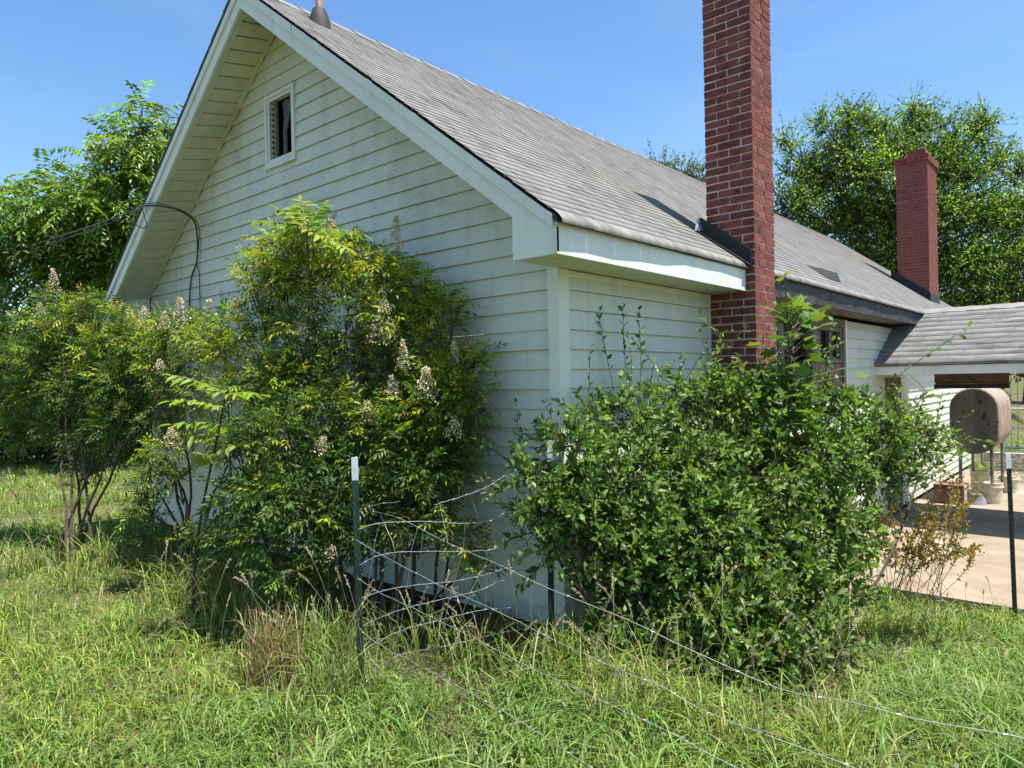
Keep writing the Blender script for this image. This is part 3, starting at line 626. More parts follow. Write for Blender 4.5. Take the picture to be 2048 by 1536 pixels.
# ------------------------------------------------------------------ nandina shrubs in front of the gable
def nandina(name, label, base, blobs, canes, pans, per=4300, dark=.0):
    root = tag(empty(name, tuple(base)), label, 'shrub', 'nandina shrubs by the gable')
    Lv = Leaves(); P, D, Bi = blob_twigs(blobs, per, .15, .92, .25)
    young = np.array([bl[3] if len(bl) > 3 else .2 for bl in blobs])[Bi]
    yg = rg.uniform(0, 1, len(P)) < young; m = len(P); col = np.where(yg[:, None], pal(YG, m, .2), np.where(rg.uniform(0, 1, (m, 1)) < .45, pal(MG, m, .2), pal(DG, m, .22)))
    rust = rg.uniform(0, 1, m) < .012; col[rust] = pal(RUST, int(rust.sum()), .2)
    L = rg.uniform(.10, .19, m); sz = rg.uniform(.8, 1.15, m)
    for k, (npair, ln) in enumerate(((4, .052), (5, .056), (3, .064))):
        s = (np.arange(m) % 3) == k
        rachis(Lv, P[s], D[s], L[s], npair, ln, .27, .85, col[s], T4, .25, .45, .22)
    Lv.build('foliage', M['leaf'], root)
    twig_mesh(P - D * .03, P + D * (L * .85)[:, None] - UP * (L * .16)[:, None], .0013, .0008, M['stalk'], 'leaf_stalks', root)
    A, B, ra, rb = [], [], [], []
    for (pts, r) in canes:
        c = curve_pts(pts, 9); c[1:-1] += rg.normal(0, .012, (7, 3))
        b = MB().tube(c, np.linspace(r, r * .45, 9), 6); child(b.build('cane', M['cane'], None, True), root)
    for bl in blobs:   # side shoots from the nearest cane
        c = np.array(bl[0]); best = min((tuple(q) for pts, r in canes for q in curve_pts(pts, 9)), key=lambda q: np.linalg.norm(np.array(q) - c + [0, 0, .25]))
        for k in range(4):
            e = c + rg.normal(0, .5, 3) * bl[1]; mid = (np.array(best) + e) / 2 + rg.normal(0, .03, 3); A += [best, mid]; B += [mid, e]; ra += [.006, .0045]; rb += [.0045, .002]
    twig_mesh(A, B, ra, rb, M['cane'], 'side_shoots', root)
    if pans:
        for (q, d, h, w, k) in pans:
            Fl = Leaves(); panicle(Fl, q, d, h * 1.15, w * 1.1, int(k * 2.4), CREAM); tag(Fl.build('flower_panicle', M['flower'], root), kind='stuff')
    return root
def B(px, py, d, r, q=1., y=.2): return (at(px, py, d), r, q, y)
g0 = lambda px, py: on(px, py, 2, .1)
blC = [B(560, 505, 5.2, .17, 1, .9), B(618, 478, 5.2, .18, 1, .95), B(690, 505, 5.1, .16, .9, .9), B(635, 560, 5.2, .22, 1, .85), B(548, 575, 5.3, .2, 1, .7), B(505, 530, 5.4, .09, 1, .9), B(720, 560, 5.05, .16, .9, .8),
       B(772, 545, 4.9, .16, 1, .9), B(830, 575, 4.9, .15, 1, .85), B(790, 640, 4.9, .22, 1, .6), B(868, 625, 4.8, .15, 1, .8), B(905, 600, 4.8, .07, .8, .8), B(740, 610, 5, .15, .8, .7), B(850, 690, 4.8, .14, .7, .6),
       B(885, 745, 4.7, .17, .9, .8), B(935, 725, 4.7, .11, .9, .9), B(970, 705, 4.65, .05, 1, .9), B(860, 800, 4.7, .24, 1, .5), B(915, 840, 4.6, .17, 1, .35), B(955, 780, 4.6, .07, .8, .8), B(895, 780, 4.65, .15, 1, .5),
       B(600, 660, 5.1, .22, .8, .4), B(520, 650, 5.3, .17, .8, .4), B(560, 760, 5.0, .26, .9, .25), B(655, 810, 4.9, .26, .8, .2), B(745, 830, 4.8, .25, .9, .25), B(810, 880, 4.7, .27, 1, .2), B(560, 870, 4.75, .25, .9, .12),
       B(655, 925, 4.8, .27, 1, .1), B(760, 960, 4.7, .26, 1, .1), B(855, 945, 4.6, .22, 1, .15), B(905, 930, 4.6, .14, 1, .2), B(555, 990, 4.6, .23, 1, .08), B(640, 1030, 4.65, .24, 1, .05), B(735, 1060, 4.7, .22, .8, .08), B(825, 1050, 4.6, .21, .8, .1),
       B(530, 1080, 4.55, .17, .8, .1), B(480, 1000, 4.7, .17, .9, .1), B(470, 1070, 4.65, .14, .9, .1), B(895, 1030, 4.5, .1, .8, .25), B(480, 880, 4.85, .17, .8, .15), B(500, 780, 5.3, .2, .8, .4), B(450, 700, 5.5, .19, .8, .7), B(440, 640, 5.6, .14, .7, .6),
       B(930, 1080, 4.4, .12, .7, .5), B(690, 700, 5.1, .2, .7, .35), B(610, 760, 5.15, .25, .9, .15), B(720, 900, 4.9, .26, .9, .1), B(830, 820, 4.85, .25, .9, .2), B(760, 740, 5.0, .2, .8, .3), B(870, 890, 4.75, .2, .9, .15), B(600, 960, 5.0, .27, .9, .05), B(690, 1010, 4.85, .26, .9, .05), B(790, 1000, 4.75, .24, .9, .08), B(670, 1110, 4.7, .18, .4, .05), B(955, 1140, 4.4, .09, .6, .3), B(620, 1130, 4.7, .17, .6, .05), B(560, 1150, 4.5, .13, .6, .1)]
cC = []
for (bx, by, tx, ty, d) in ((600, 1270, 560, 520, 5.2), (640, 1290, 618, 490, 5.2), (690, 1290, 700, 520, 5.1), (720, 1300, 715, 620, 5.0), (760, 1290, 772, 560, 4.9), (800, 1290, 832, 590, 4.9), (830, 1280, 890, 740, 4.75), (860, 1270, 940, 740, 4.7), (670, 1280, 650, 800, 4.9), (740, 1300, 745, 830, 4.8), (560, 1250, 530, 660, 5.3), (520, 1230, 450, 720, 5.5), (780, 1310, 850, 850, 4.7), (610, 1260, 560, 780, 5.0), (700, 1300, 690, 760, 5.0), (880, 1240, 905, 950, 4.6), (585, 1240, 480, 900, 5.2)):
    g = on(bx, by, 2, .1); cC.append(([g, (g + at(tx, ty, d)) / 2 + rg.normal(0, .05, 3), at(tx, ty, d)], rg.uniform(.011, .017)))
panC = [(at(600, 500, 5.1), (0, 0, 1), .2, .08, 170), (at(655, 490, 5.1), (.2, 0, 1), .16, .07, 120), (at(545, 600, 5.2), (-.3, 0, 1), .22, .11, 190), (at(790, 500, 4.85), (.1, 0, 1), .2, .055, 150), (at(770, 690, 4.75), (0, 0, 1), .26, .13, 320), (at(807, 740, 4.6), (0, 0, 1), .17, .05, 150), (at(790, 800, 4.6), (-.2, 0, 1), .14, .06, 120), (at(850, 800, 4.5), (.1, 0, 1), .18, .09, 200), (at(735, 850, 4.6), (0, 0, 1), .14, .07, 120), (at(905, 870, 4.45), (.3, 0, 1), .1, .06, 90), (at(905, 720, 4.6), (.2, 0, 1), .1, .05, 60), (at(640, 905, 4.6), (.3, 0, .8), .1, .06, 70), (at(720, 645, 4.9), (0, 0, 1), .1, .05, 60), (at(655, 1120, 4.5), (.4, 0, .6), .1, .06, 60), (at(470, 640, 5.5), (0, 0, 1), .16, .06, 110)]
nandina('nandina_shrub', 'tallest dense nandina with yellow green tops, right behind the white tipped fence post', g0(720, 1290), blC, cC, panC)
blL = [B(120, 650, 7.5, .26, .8, .4), B(185, 615, 7.5, .22, .8, .3), B(95, 705, 7.6, .28, .8, .2), B(205, 695, 7.2, .32, .9, .35), B(285, 680, 7, .27, .9, .5), B(345, 655, 6.6, .2, .8, .6), B(400, 665, 6.2, .18, .8, .7), B(150, 770, 7.5, .34, .9, .15), B(250, 765, 7, .32, .9, .2), B(325, 745, 6.6, .2, .7, .3), B(235, 840, 7, .28, .8, .1), B(310, 850, 6.6, .18, .7, .1),
       B(390, 720, 6.2, .15, .7, .5), B(60, 640, 7.7, .18, .8, .2), B(180, 880, 7.2, .22, .6, .1), B(300, 700, 6.7, .16, .9, .6), B(420, 800, 6, .16, .7, .2), B(400, 870, 6, .14, .6, .2), B(75, 780, 7.8, .28, .9, .1), B(330, 810, 6.5, .16, .8, .15), B(130, 850, 7.6, .3, .9, .05), B(60, 860, 7.9, .28, .8, .05), B(200, 790, 7.4, .3, .9, .1), B(270, 830, 7, .25, .9, .1), B(110, 720, 7.7, .3, .9, .15), B(30, 720, 8, .3, .9, .15), B(20, 800, 8.1, .3, .9, .05), B(290, 760, 7.1, .25, .9, .2), B(370, 790, 6.5, .18, .8, .15), B(240, 900, 7.1, .2, .7, .05), B(170, 920, 7.5, .2, .6, .05), B(90, 600, 7.7, .14, .8, .2), B(230, 640, 7.3, .2, .9, .4)]
cL = []
for (bx, by, tx, ty, d) in ((270, 960, 120, 650, 7.5), (265, 955, 190, 640, 7.4), (285, 965, 250, 700, 7.1), (295, 965, 330, 700, 6.7), (275, 965, 150, 770, 7.5), (300, 970, 395, 690, 6.2), (260, 950, 90, 720, 7.6)):
    g = on(bx, by, 2, .1); e = at(tx, ty, d); g = np.array([e[0] * .5 + g[0] * .5, e[1] * .5 + g[1] * .5, .1]) if np.linalg.norm(g - e) > 6 else g
    cL.append(([np.array([-4.9 + rg.uniform(-.3, .3), -1.25 + rg.uniform(-.2, .2), .1]), np.array([-5, -1.2, .9]) * .6 + e * .4 - [0, 0, .2], e], .016))
panL = [(at(80, 660, 7.4), (0, 0, 1), .25, .12, 160), (at(110, 590, 7.4), (-.2, 0, 1), .25, .08, 130), (at(290, 660, 6.8), (0, 0, 1), .2, .1, 130), (at(365, 650, 6.2), (-.2, 0, 1), .22, .1, 160), (at(330, 660, 6.4), (0, 0, 1), .15, .07, 90), (at(320, 740, 6.2), (0, 0, 1), .08, .07, 80), (at(420, 640, 5.9), (0, 0, 1), .15, .08, 90)]
nandina('nandina_shrub', 'wide leaning nandina at the far left corner of the house', (-4.9, -1.25, .1), blL, cL, panL, 3300)
blS = [B(335, 905, 5.9, .13, .9, .5), B(305, 955, 6, .15, .8, .15), B(285, 1020, 6, .16, .9, .1), B(350, 960, 5.9, .11, .7, .2), B(300, 900, 6, .07, .8, .8), B(420, 1060, 5.7, .12, .7, .3), B(395, 1070, 5.6, .10, .6, .7), B(270, 1070, 6, .12, .8, .1), B(450, 1120, 5.4, .13, .6, .1)]
cS = []
for (tx, ty, d) in ((330, 910, 5.9), (300, 960, 6), (350, 930, 5.9), (290, 1020, 6.0), (420, 1050, 5.7), (455, 930, 5.6), (372, 900, 5.8)):
    e = at(tx, ty, d); cS.append(([np.array([-3.2 + rg.uniform(-.08, .08), -.9 + rg.uniform(-.06, .06), .08]), np.array([-3.2, -.9, .45]) * .65 + e * .35, e], .017))
nandina('nandina_shrub', 'small sparse nandina with bare dark stems left of the tallest nandina', (-3.2, -.9, .08), blS, cS, [(at(345, 900, 5.8), (-.1, 0, 1), .16, .1, 170), (at(440, 1010, 5.4), (0, 0, 1), .07, .07, 70)], 3000)

# ------------------------------------------------------------------ tree-of-heaven saplings (long pinnate fronds)
def fronds(name, label, base, stem, ends, ln, npair, cols, group):
    root = tag(empty(name, tuple(base)), label, 'sapling', group)
    child(MB().tube(curve_pts(stem, 9), np.linspace(.014, .006, 9), 6).build('stem', M['cane'], None, True), root)
    Lv = Leaves(); seg = []
    for (p, e) in ends:
        p, e = np.array(p), np.array(e); d = e - p; L = np.linalg.norm(d); q = (p[None], (d + UP * L * .22)[None])
        pts = rachis(Lv, q[0], q[1], np.array([L]), npair, ln, .36, 1.15, pal(cols, 1, .12), T8, .22, .12, .28)
        seq = [p[None]] + pts; seg += [(seq[i][0], seq[i + 1][0]) for i in range(len(seq) - 1)]
    Lv.build('frond_leaves', M['leaf'], root); twig_mesh([a for a, c in seg], [c for a, c in seg], .003, .0022, M['drystem'], 'frond_stalks', root)
A1 = [(.22, .32, .045), (.19, .29, .04), (.26, .35, .06)]
t0 = at(612, 462, 4.85)
fronds('tree_of_heaven_sapling', 'bright pinnate sapling fronds topping the tallest nandina', (-1.75, -.62, .1), [(-1.75, -.62, .1), (-1.72, -.6, 1.4), t0], [(t0, at(500, 440, 4.7)), (t0, at(545, 408, 4.8)), (t0, at(580, 405, 5.1)), (t0, at(655, 398, 5.0)), (t0, at(725, 468, 4.8)), (t0, at(690, 500, 4.7)), (t0, at(600, 385, 5.1))], .105, 10, A1, 'tree of heaven saplings')
t1 = at(452, 790, 4.6)
fronds('tree_of_heaven_sapling', 'pale sapling with four broad fronds left of the tallest nandina', (-2.35, -1.3, .1), [(-2.35, -1.3, .1), (-2.3, -1.25, .8), t1], [(t1, at(332, 744, 4.6)), (at(448, 815, 4.6), at(336, 800, 4.5)), (at(440, 850, 4.6), at(342, 848, 4.45)), (at(438, 870, 4.6), at(350, 880, 4.5)), (t1, at(520, 790, 4.5)), (at(440, 900, 4.6), at(480, 890, 4.5)), (at(430, 930, 4.6), at(400, 905, 4.5))], .11, 7, A1, 'tree of heaven saplings')

# ------------------------------------------------------------------ big broad-leaved shrub at the corner
EG = [(.115, .195, .038), (.085, .155, .032), (.15, .235, .05), (.06, .115, .026), (.19, .27, .07)]
blR = [B(1180, 890, 4.4, .18), B(1135, 930, 4.3, .13, .8), B(1260, 840, 4.6, .22), B(1340, 800, 4.8, .19), B(1420, 810, 4.8, .2), B(1500, 800, 4.9, .2), B(1580, 810, 5, .2), B(1660, 830, 5.1, .2), B(1740, 860, 5.2, .2), B(1800, 880, 5.3, .15, .8), B(1855, 900, 5.4, .1, .7),
       B(1150, 1000, 4.3, .2), B(1250, 970, 4.4, .32), B(1380, 930, 4.6, .36), B(1500, 920, 4.8, .36), B(1620, 930, 4.9, .32), B(1735, 940, 5.1, .23), B(1180, 1085, 4.2, .21), B(1280, 1080, 4.3, .32), B(1400, 1070, 4.4, .36), B(1520, 1080, 4.6, .36), B(1640, 1050, 4.7, .27),
       B(1250, 1190, 4.2, .25), B(1380, 1200, 4.2, .34), B(1500, 1210, 4.3, .34), B(1600, 1180, 4.4, .25), B(1350, 1310, 4.1, .26, .8), B(1470, 1320, 4.1, .27, .8), B(1565, 1290, 4.15, .22, .8), B(1255, 1290, 4.05, .13, .7), B(1062, 1040, 4.2, .09, .8), B(1045, 945, 4.2, .05, .8), B(1105, 1010, 4.25, .12, .8), B(1090, 1090, 4.2, .08, .7), B(1700, 1030, 4.9, .13, .8), B(1480, 1390, 3.95, .18, .7), B(1380, 1390, 3.9, .15, .6), B(1330, 1430, 3.75, .1, .5), B(1450, 1440, 3.75, .12, .5), B(1550, 1430, 3.8, .12, .5), B(1580, 1370, 4.0, .16, .6), B(1290, 1350, 3.95, .13, .6), B(1650, 1300, 4.2, .16, .6), B(1660, 1150, 4.5, .2, .8), B(1060, 980, 4.2, .07, .7)]
shr = tag(empty('broadleaf_shrub', tuple(on(1430, 1400, 2, .0))), 'huge glossy broad leaved shrub covering the right house corner', 'shrub')
Lv = Leaves(); P, D, Bi = blob_twigs([(b_[0] + rg.normal(0, .05, 3), b_[1] * rg.uniform(.7, 1.0), rg.uniform(.6, 1.25)) for b_ in blR for _ in (0, 1)], 1350, .15, 1.0, .3, .7); L = rg.uniform(.12, .24, len(P))
for k, nl in enumerate((8, 10, 6)):
    s = (np.arange(len(P)) % 3) == k; alt_leaves(Lv, P[s], D[s], L[s], nl, .068, .5, EG, T8 if k else T4)
Lv2A, Lv2B = list(P - D * .05), list(P + D * L[:, None] - UP * (L * .1)[:, None])
sh = [((1245, 860, 4.7), (1215, 720, 4.75), (1198, 632, 4.8)), ((1262, 850, 4.7), (1250, 720, 4.75), (1246, 628, 4.8)), ((1275, 850, 4.75), (1282, 730, 4.8), (1278, 640, 4.85)), ((1410, 800, 4.75), (1440, 690, 4.8), (1412, 645, 4.8)), ((1380, 820, 4.7), (1400, 740, 4.7), (1500, 650, 4.75)), ((1700, 850, 5.1), (1800, 750, 5.0), (1915, 668, 4.9)), ((1760, 770, 5.05), (1800, 800, 5), (1880, 790, 4.9)), ((1720, 900, 5.1), (1840, 850, 5.0), (1965, 885, 4.8)), ((1720, 930, 5.05), (1830, 880, 4.9), (1945, 880, 4.8)), ((1690, 860, 5.1), (1660, 760, 5.1), (1665, 650, 5.1)), ((1120, 990, 4.25), (1060, 930, 4.2), (1035, 905, 4.2)), ((1740, 980, 5.0), (1850, 960, 4.9), (1920, 900, 4.8)), ((1150, 920, 4.3), (1110, 870, 4.25), (1095, 848, 4.2)), ((1165, 880, 4.5), (1170, 820, 4.5), (1160, 792, 4.5))]
for bl in blR:
    for k in range(4):
        u = unit(rg.normal(0, 1, 3) + [.1, -.25, 1.1]); p0 = bl[0] + u * bl[1] * .5; e = bl[0] + u * (bl[1] + rg.uniform(.08, .34)) + [0, 0, rg.uniform(.0, .12)]
        c = curve_pts([p0, (p0 + e) / 2 + rg.normal(0, .02, 3), e], 7); Lv2A += list(c[:-1]); Lv2B += list(c[1:])
        alt_leaves(Lv, c[1:], np.gradient(c, axis=0)[1:], np.linalg.norm(c[1] - c[0]), 2, .055, .5, EG + [(.2, .27, .07)], T8)
for s in sh:
    c = curve_pts([at(*q) for q in s], 12); k = len(c) - 1
    for i in range(k): Lv2A.append(c[i]); Lv2B.append(c[i + 1])
    alt_leaves(Lv, c[1:], np.gradient(c, axis=0)[1:], np.linalg.norm(c[1] - c[0]), 2, .075, .5, EG + [(.12, .17, .05)], T8)
Lv.build('foliage', M['leaf'], shr); twig_mesh(Lv2A, Lv2B, .0032, .0018, M['cane'], 'twigs', shr)
gb = on(1430, 1400, 2, .0)
for bl in blR:
    c = bl[0]; g = gb + np.append(rg.normal(0, .14, 2), 0) + (c - gb) * [.25, .25, 0]; g[2] = float(gz(g[0], g[1])) - .02
    mid = (g + c) / 2 + [0, 0, -.1] + rg.normal(0, .06, 3); child(MB().tube(curve_pts([g, mid, c], 8), np.linspace(.016, .005, 8), 5).build('branch', M['cane'], None, True), shr)
# maple sapling growing through it
mp = tag(empty('maple_sapling', tuple(on(1600, 1300, 2, -.1))), 'bright green maple sapling with lobed leaves against the tall chimney', 'sapling')
stm = [on(1600, 1300, 2, -.1), at(1592, 860, 4.9), at(1578, 700, 4.85), at(1570, 548, 4.85)]
child(MB().tube(curve_pts(stm, 12), np.linspace(.013, .003, 12), 6).build('stem', M['cane'], None, True), mp)
Lv = Leaves(); A, Bq = [], []
for k in range(95):
    py = rg.uniform(600, 860); w = 75 * (1 - abs(py - 720) / 240); px = 1590 + rg.normal(0, .55) * w + 6; d = 4.85 + rg.normal(0, .11)
    e = at(px, py, d); c0 = at(1586, py + 25, 4.86); A += [c0]; Bq += [e]; az = unit((e - c0) + rg.normal(0, .05, 3) + [0, 0, -.03])
    Lv.add(e[None], az[None], (UP + rg.normal(0, .35, 3))[None], rg.uniform(.07, .12), rg.uniform(.08, .13), pal([(.10, .19, .02), (.085, .16, .02), (.13, .21, .03), (.06, .11, .02)], 1), TM)
for (px, py) in ((1560, 555), (1578, 548), (1572, 570), (1585, 600), (1555, 610)): Lv.add(at(px, py, 4.85)[None], rg.normal(0, 1, (1, 3)), UP[None] + rg.normal(0, .3, (1, 3)), .05, .06, pal([(.13, .2, .03)], 1), TM)
Lv.build('foliage', M['leaf'], mp); twig_mesh(A, Bq, .0022, .0014, M['drystem'], 'leaf_stalks', mp)
# thin rusty-leaved bramble over the patio edge
br = tag(empty('bramble', tuple(on(1830, 1215, 2, -.2))), 'thin arching bramble with rusty olive leaves over the patio', 'bramble')
Lv = Leaves(); A, Bq = [], []
for k in range(46):
    g = on(rg.uniform(1740, 1900), rg.uniform(1195, 1225), 2, -.22) + rg.normal(0, .05, 3) * [1, 1, 0]
    e = at(rg.uniform(1690, 1960), rg.uniform(955, 1110), rg.uniform(5.0, 5.6)); mid = (g + e) / 2 + [rg.normal(0, .1), rg.normal(0, .1), .12]
    c = curve_pts([g, mid, e], 12); A += list(c[:-1]); Bq += list(c[1:])
    u = c[4:]; alt_leaves(Lv, u, np.gradient(u, axis=0), .12, 8, .045, .5, [(.24, .13, .035), (.20, .16, .04), (.14, .16, .04), (.28, .17, .05)], T4)
Lv.build('foliage', M['leaf'], br); twig_mesh(A, Bq, .0032, .0022, M['drystem'], 'stems', br)

# ------------------------------------------------------------------ trees behind
def tree(name, label, base, top, blobs, per, leaf, kind, cols, trunk_r, cat='tree', group='trees behind the house', tl=.5):
    root = tag(empty(name, tuple(base)), label, cat, group); base = np.array(base, float); top = np.array(top, float)
    c = curve_pts([base, (base + top) / 2 + rg.normal(0, .15, 3), top], 8); child(MB().tube(c, np.linspace(trunk_r, trunk_r * .35, 8), 8).build('trunk', M['bark'], None, True), root)
    mb = MB()
    for bl in blobs:
        q = c[min(7, 2 + int(5 * np.clip((bl[0][2] - base[2]) / max(.1, top[2] - base[2]) * .8, 0, 1)))]; mid = (q + bl[0]) / 2 + rg.normal(0, .2, 3) * bl[1]
        mb.tube(curve_pts([q, mid, bl[0]], 6), np.linspace(trunk_r * .3, trunk_r * .06, 6), 5, False)
    tag(child(mb.build('limbs', M['bark'], None, True), root), kind='stuff')
    Lv = Leaves(); P, D, Bi = blob_twigs(blobs, per, .2, .95, .35 if kind != 'pinnate' else .05, .7)
    if kind == 'pinnate': rachis(Lv, P, D, rg.uniform(.8, 1.25, len(P)) * tl, 8, leaf, .36, 1.15, pal(cols, len(P), .2), T2, .45, .3, .35)
    else:
        Ls = rg.uniform(.6, 1.2, len(P)) * tl; cv = rg.uniform(.62, 1.25, len(blobs))[Bi][:, None] * rg.uniform(.8, 1.15, (len(P), 1)); alt_leaves(Lv, P, D, Ls, kind, leaf, .55, cols, T2, .05, mul=cv)
        twig_mesh(P - D * .3 * tl, P + D * Ls[:, None], .012, .005, M['bark'], 'twigs', root)
    Lv.build('crown', M['farleaf'], root); return root
BR = [(.17, .29, .045), (.14, .24, .04), (.22, .34, .06), (.11, .19, .036)]
def C(px, py, d, rpx, q=1.): return (at(px, py, d), rpx * d / FPX, q)
# right tree: airy crown with upright shoots
bl = [C(x, y + 14, 27 + dz, r * .82, q) for (x, y, r, q, dz) in ((1590, 400, 50, 1, 0), (1640, 350, 50, 1, .5), (1690, 300, 45, .9, 0), (1700, 245, 22, .8, 0), (1660, 285, 22, .7, .5), (1735, 340, 55, 1, -.5), (1790, 300, 50, 1, 0), (1825, 255, 35, .9, .5), (1840, 225, 18, .8, .5), (1860, 320, 55, 1, 0), (1900, 290, 35, .8, 0), (1910, 250, 20, .7, 0), (1960, 245, 24, .7, 0), (1975, 235, 14, .7, 0), (1930, 340, 45, .9, 0), (1985, 320, 35, .8, 0), (2030, 345, 25, .7, 0), (1600, 480, 60, 1, 1), (1690, 430, 70, 1, 1), (1780, 420, 70, 1, 1), (1870, 420, 70, 1, 0), (1960, 420, 60, 1, 0), (2040, 430, 55, 1, 0), (1650, 530, 60, 1, 1), (1740, 520, 70, 1, 1), (1830, 520, 70, 1, 1), (1920, 520, 70, 1, 0), (2010, 520, 70, 1, 0), (1960, 590, 50, 1, 0), (2040, 590, 50, 1, 0), (1570, 330, 16, .7, 0), (1610, 300, 14, .6, 0), (2090, 480, 60, 1, 0), (2080, 400, 40, .8, 0), (1880, 600, 40, 1, 0), (1545, 450, 30, .9, 1), (1642, 225, 7, 4, 0), (1644, 245, 10, 3, 0), (1702, 212, 8, 4, 0), (1700, 228, 11, 3, 0), (1734, 228, 8, 4, 0), (1738, 250, 12, 3, 0), (1770, 235, 9, 3, 0), (1766, 260, 14, 2, 0), (1826, 208, 9, 4, 0), (1850, 215, 9, 3, 0), (1890, 235, 9, 3, 0), (1972, 228, 10, 3, 0), (1962, 270, 14, 2, 0), (2008, 298, 10, 3, 0), (2044, 326, 10, 3, 0), (1566, 268, 7, 4, 0), (1580, 290, 9, 3, 0), (1600, 330, 14, 2, 0))]
b0 = at(1800, 760, 27.5); b0[2] = -.3
tree('leafy_tree', 'large bright green leafy tree behind the short chimney', b0, at(1800, 480, 27.5), bl, 400, .16, 8, BR, .28, tl=.95)
bl = [C(1330, 332, 38, 18, .6), C(1370, 345, 38, 24, .8), C(1400, 360, 38, 20, .8), C(1350, 375, 38, 26, .9), C(1300, 370, 38, 26, 1), C(1400, 400, 38, 30, 1), C(1310, 318, 38, 7, .6)]
b0 = at(1350, 760, 38); b0[2] = 0
tree('leafy_tree', 'small tree top peeking over the roof ridge left of the tall chimney', b0, at(1350, 400, 38), bl, 160, .2, 8, [(.12, .16, .05), (.10, .13, .04)], .2, tl=.9)
# left tree: drooping pinnate fronds
WG = [(.14, .24, .04), (.10, .18, .035), (.18, .28, .045), (.21, .30, .05), (.08, .14, .03)]
bl = [C(x, y, 14.5 + dz, r, q) for (x, y, r, q, dz) in ((285, 215, 26, .8, 0), (300, 260, 40, .9, 0), (260, 300, 45, .9, -.3), (320, 320, 50, 1, .3), (210, 340, 45, .8, -.3), (170, 300, 16, .6, 0), (280, 390, 70, 1, 0), (190, 400, 55, .9, -.4), (120, 400, 50, .9, -.4), (60, 420, 45, .8, -.4), (30, 370, 16, .6, 0), (90, 350, 18, .6, 0), (20, 470, 50, 1, 0), (110, 480, 60, 1, .3), (210, 480, 65, 1, .4), (290, 490, 60, 1, .5), (50, 550, 60, 1, .4), (140, 560, 60, .9, .5), (230, 560, 60, .9, .5), (300, 570, 50, .9, .8), (-20, 400, 40, .8, 0), (-30, 500, 50, 1, 0), (20, 640, 50, .9, .5), (340, 430, 45, .9, .6))]
b0 = at(170, 880, 15); b0[2] = .1
tree('walnut_tree', 'tall walnut tree with drooping feathery leaves at the far left', b0, at(250, 380, 14.8), bl, 330, .165, 'pinnate', WG, .2, tl=.72)
DK = [(.045, .07, .022), (.06, .09, .026), (.085, .12, .032)]
bl = [C(x, y, 16.5, r, q) for (x, y, r, q) in ((10, 700, 60, 1), (80, 740, 60, 1), (160, 730, 60, 1), (240, 740, 60, 1), (10, 800, 60, 1), (80, 830, 60, 1), (160, 820, 60, 1), (240, 830, 60, 1), (20, 890, 45, 1), (90, 900, 40, 1), (160, 890, 45, 1), (240, 890, 50, 1), (300, 830, 60, 1), (300, 740, 60, 1), (-40, 760, 60, 1), (-40, 860, 60, 1), (330, 650, 60, 1), (150, 650, 60, 1), (240, 650, 60, 1))]
b0 = at(110, 930, 16.5); b0[2] = .1
tree('hedge_tree', 'dark overgrown evergreen thicket closing the lawn at far left', b0, at(120, 780, 16.5), bl, 420, .14, 9, DK, .14, 'thicket', None, .6)
bl = [C(150, 900, 12.5, 26, 1), C(185, 890, 12.5, 30, 1), (at(210, 905, 12.5), .26, 1), C(175, 925, 12.4, 26, 1), C(205, 870, 12.5, 18, .8)]
b0 = at(180, 950, 12.5); b0[2] = .1
tree('round_shrub', 'small sunlit round shrub at the lawn edge before the dark thicket', b0, at(180, 900, 12.5), bl, 900, .055, 8, [(.11, .16, .03), (.09, .14, .03), (.14, .18, .05)], .03, 'shrub', None, .22)

# ------------------------------------------------------------------ grass and weeds
def in_view_pts(n, xr, yr):
    x = rg.uniform(*xr, n); y = rg.uniform(*yr, n); return x, y
def keep(x, y):
    k = ~((x > -W + .0) & (x < .05) & (y > .03)); k &= ~((x > .03) & (y > 4.02) & (y < 14.3) & (x < 9))
    d = np.stack([x - CAM[0], y - CAM[1]], -1); f = d @ CW[:2]; s_ = d @ CR[:2]
    return k & (f > .9) & (np.abs(s_) < f * .80 + .5)
def shade_pt(x, y):   # bare, litter-covered ground under the shrubs
    return ((x > -2.0) & (x < .1) & (y > -.95) & (y < .05)) | ((x > .2) & (x < 1.5) & (y > -.1) & (y < 2.4))
def blades(name, label, x, y, h, w, lean, cols, cat='grass', mat='grass', jit=.2, segs=2):
    n = len(x); z = gz(x, y) - .01; az = rg.uniform(0, 6.28, n); d = np.stack([np.cos(az), np.sin(az), 0 * az], -1); sa = az + 1.57 + rg.normal(0, .5, n); s_ = np.stack([np.cos(sa), np.sin(sa), 0 * sa], -1)
    P = np.stack([x, y, z], -1); h = h[:, None]; w = w[:, None]; ln = lean[:, None]
    m1 = P + UP * h * .55 + d * ln * .3; m2 = P + UP * h * (1 - .35 * np.minimum(ln / h, 1.2)) * .92 + d * ln * .75; tp = P + UP * h * (1 - .75 * np.minimum(ln / h, 1.1) ** 1.6) + d * ln * 1.15
    V = np.stack([P - s_ * w * .4, P + s_ * w * .4, m1 - s_ * w * .5, m1 + s_ * w * .5, m2 - s_ * w * .32, m2 + s_ * w * .32, tp], 1).reshape(-1, 3)
    k = (np.arange(n) * 7)[:, None]; F4 = np.concatenate([k + [[0, 1, 3, 2]], k + [[2, 3, 5, 4]]]); F3 = k + [[4, 5, 6]]
    o = link(name, np_mesh(name, V, F4, F3, np.repeat(cols if isinstance(cols, np.ndarray) else pal(cols, n, jit), 7, 0)), M[mat]); return tag(o, label, cat, kind='stuff')
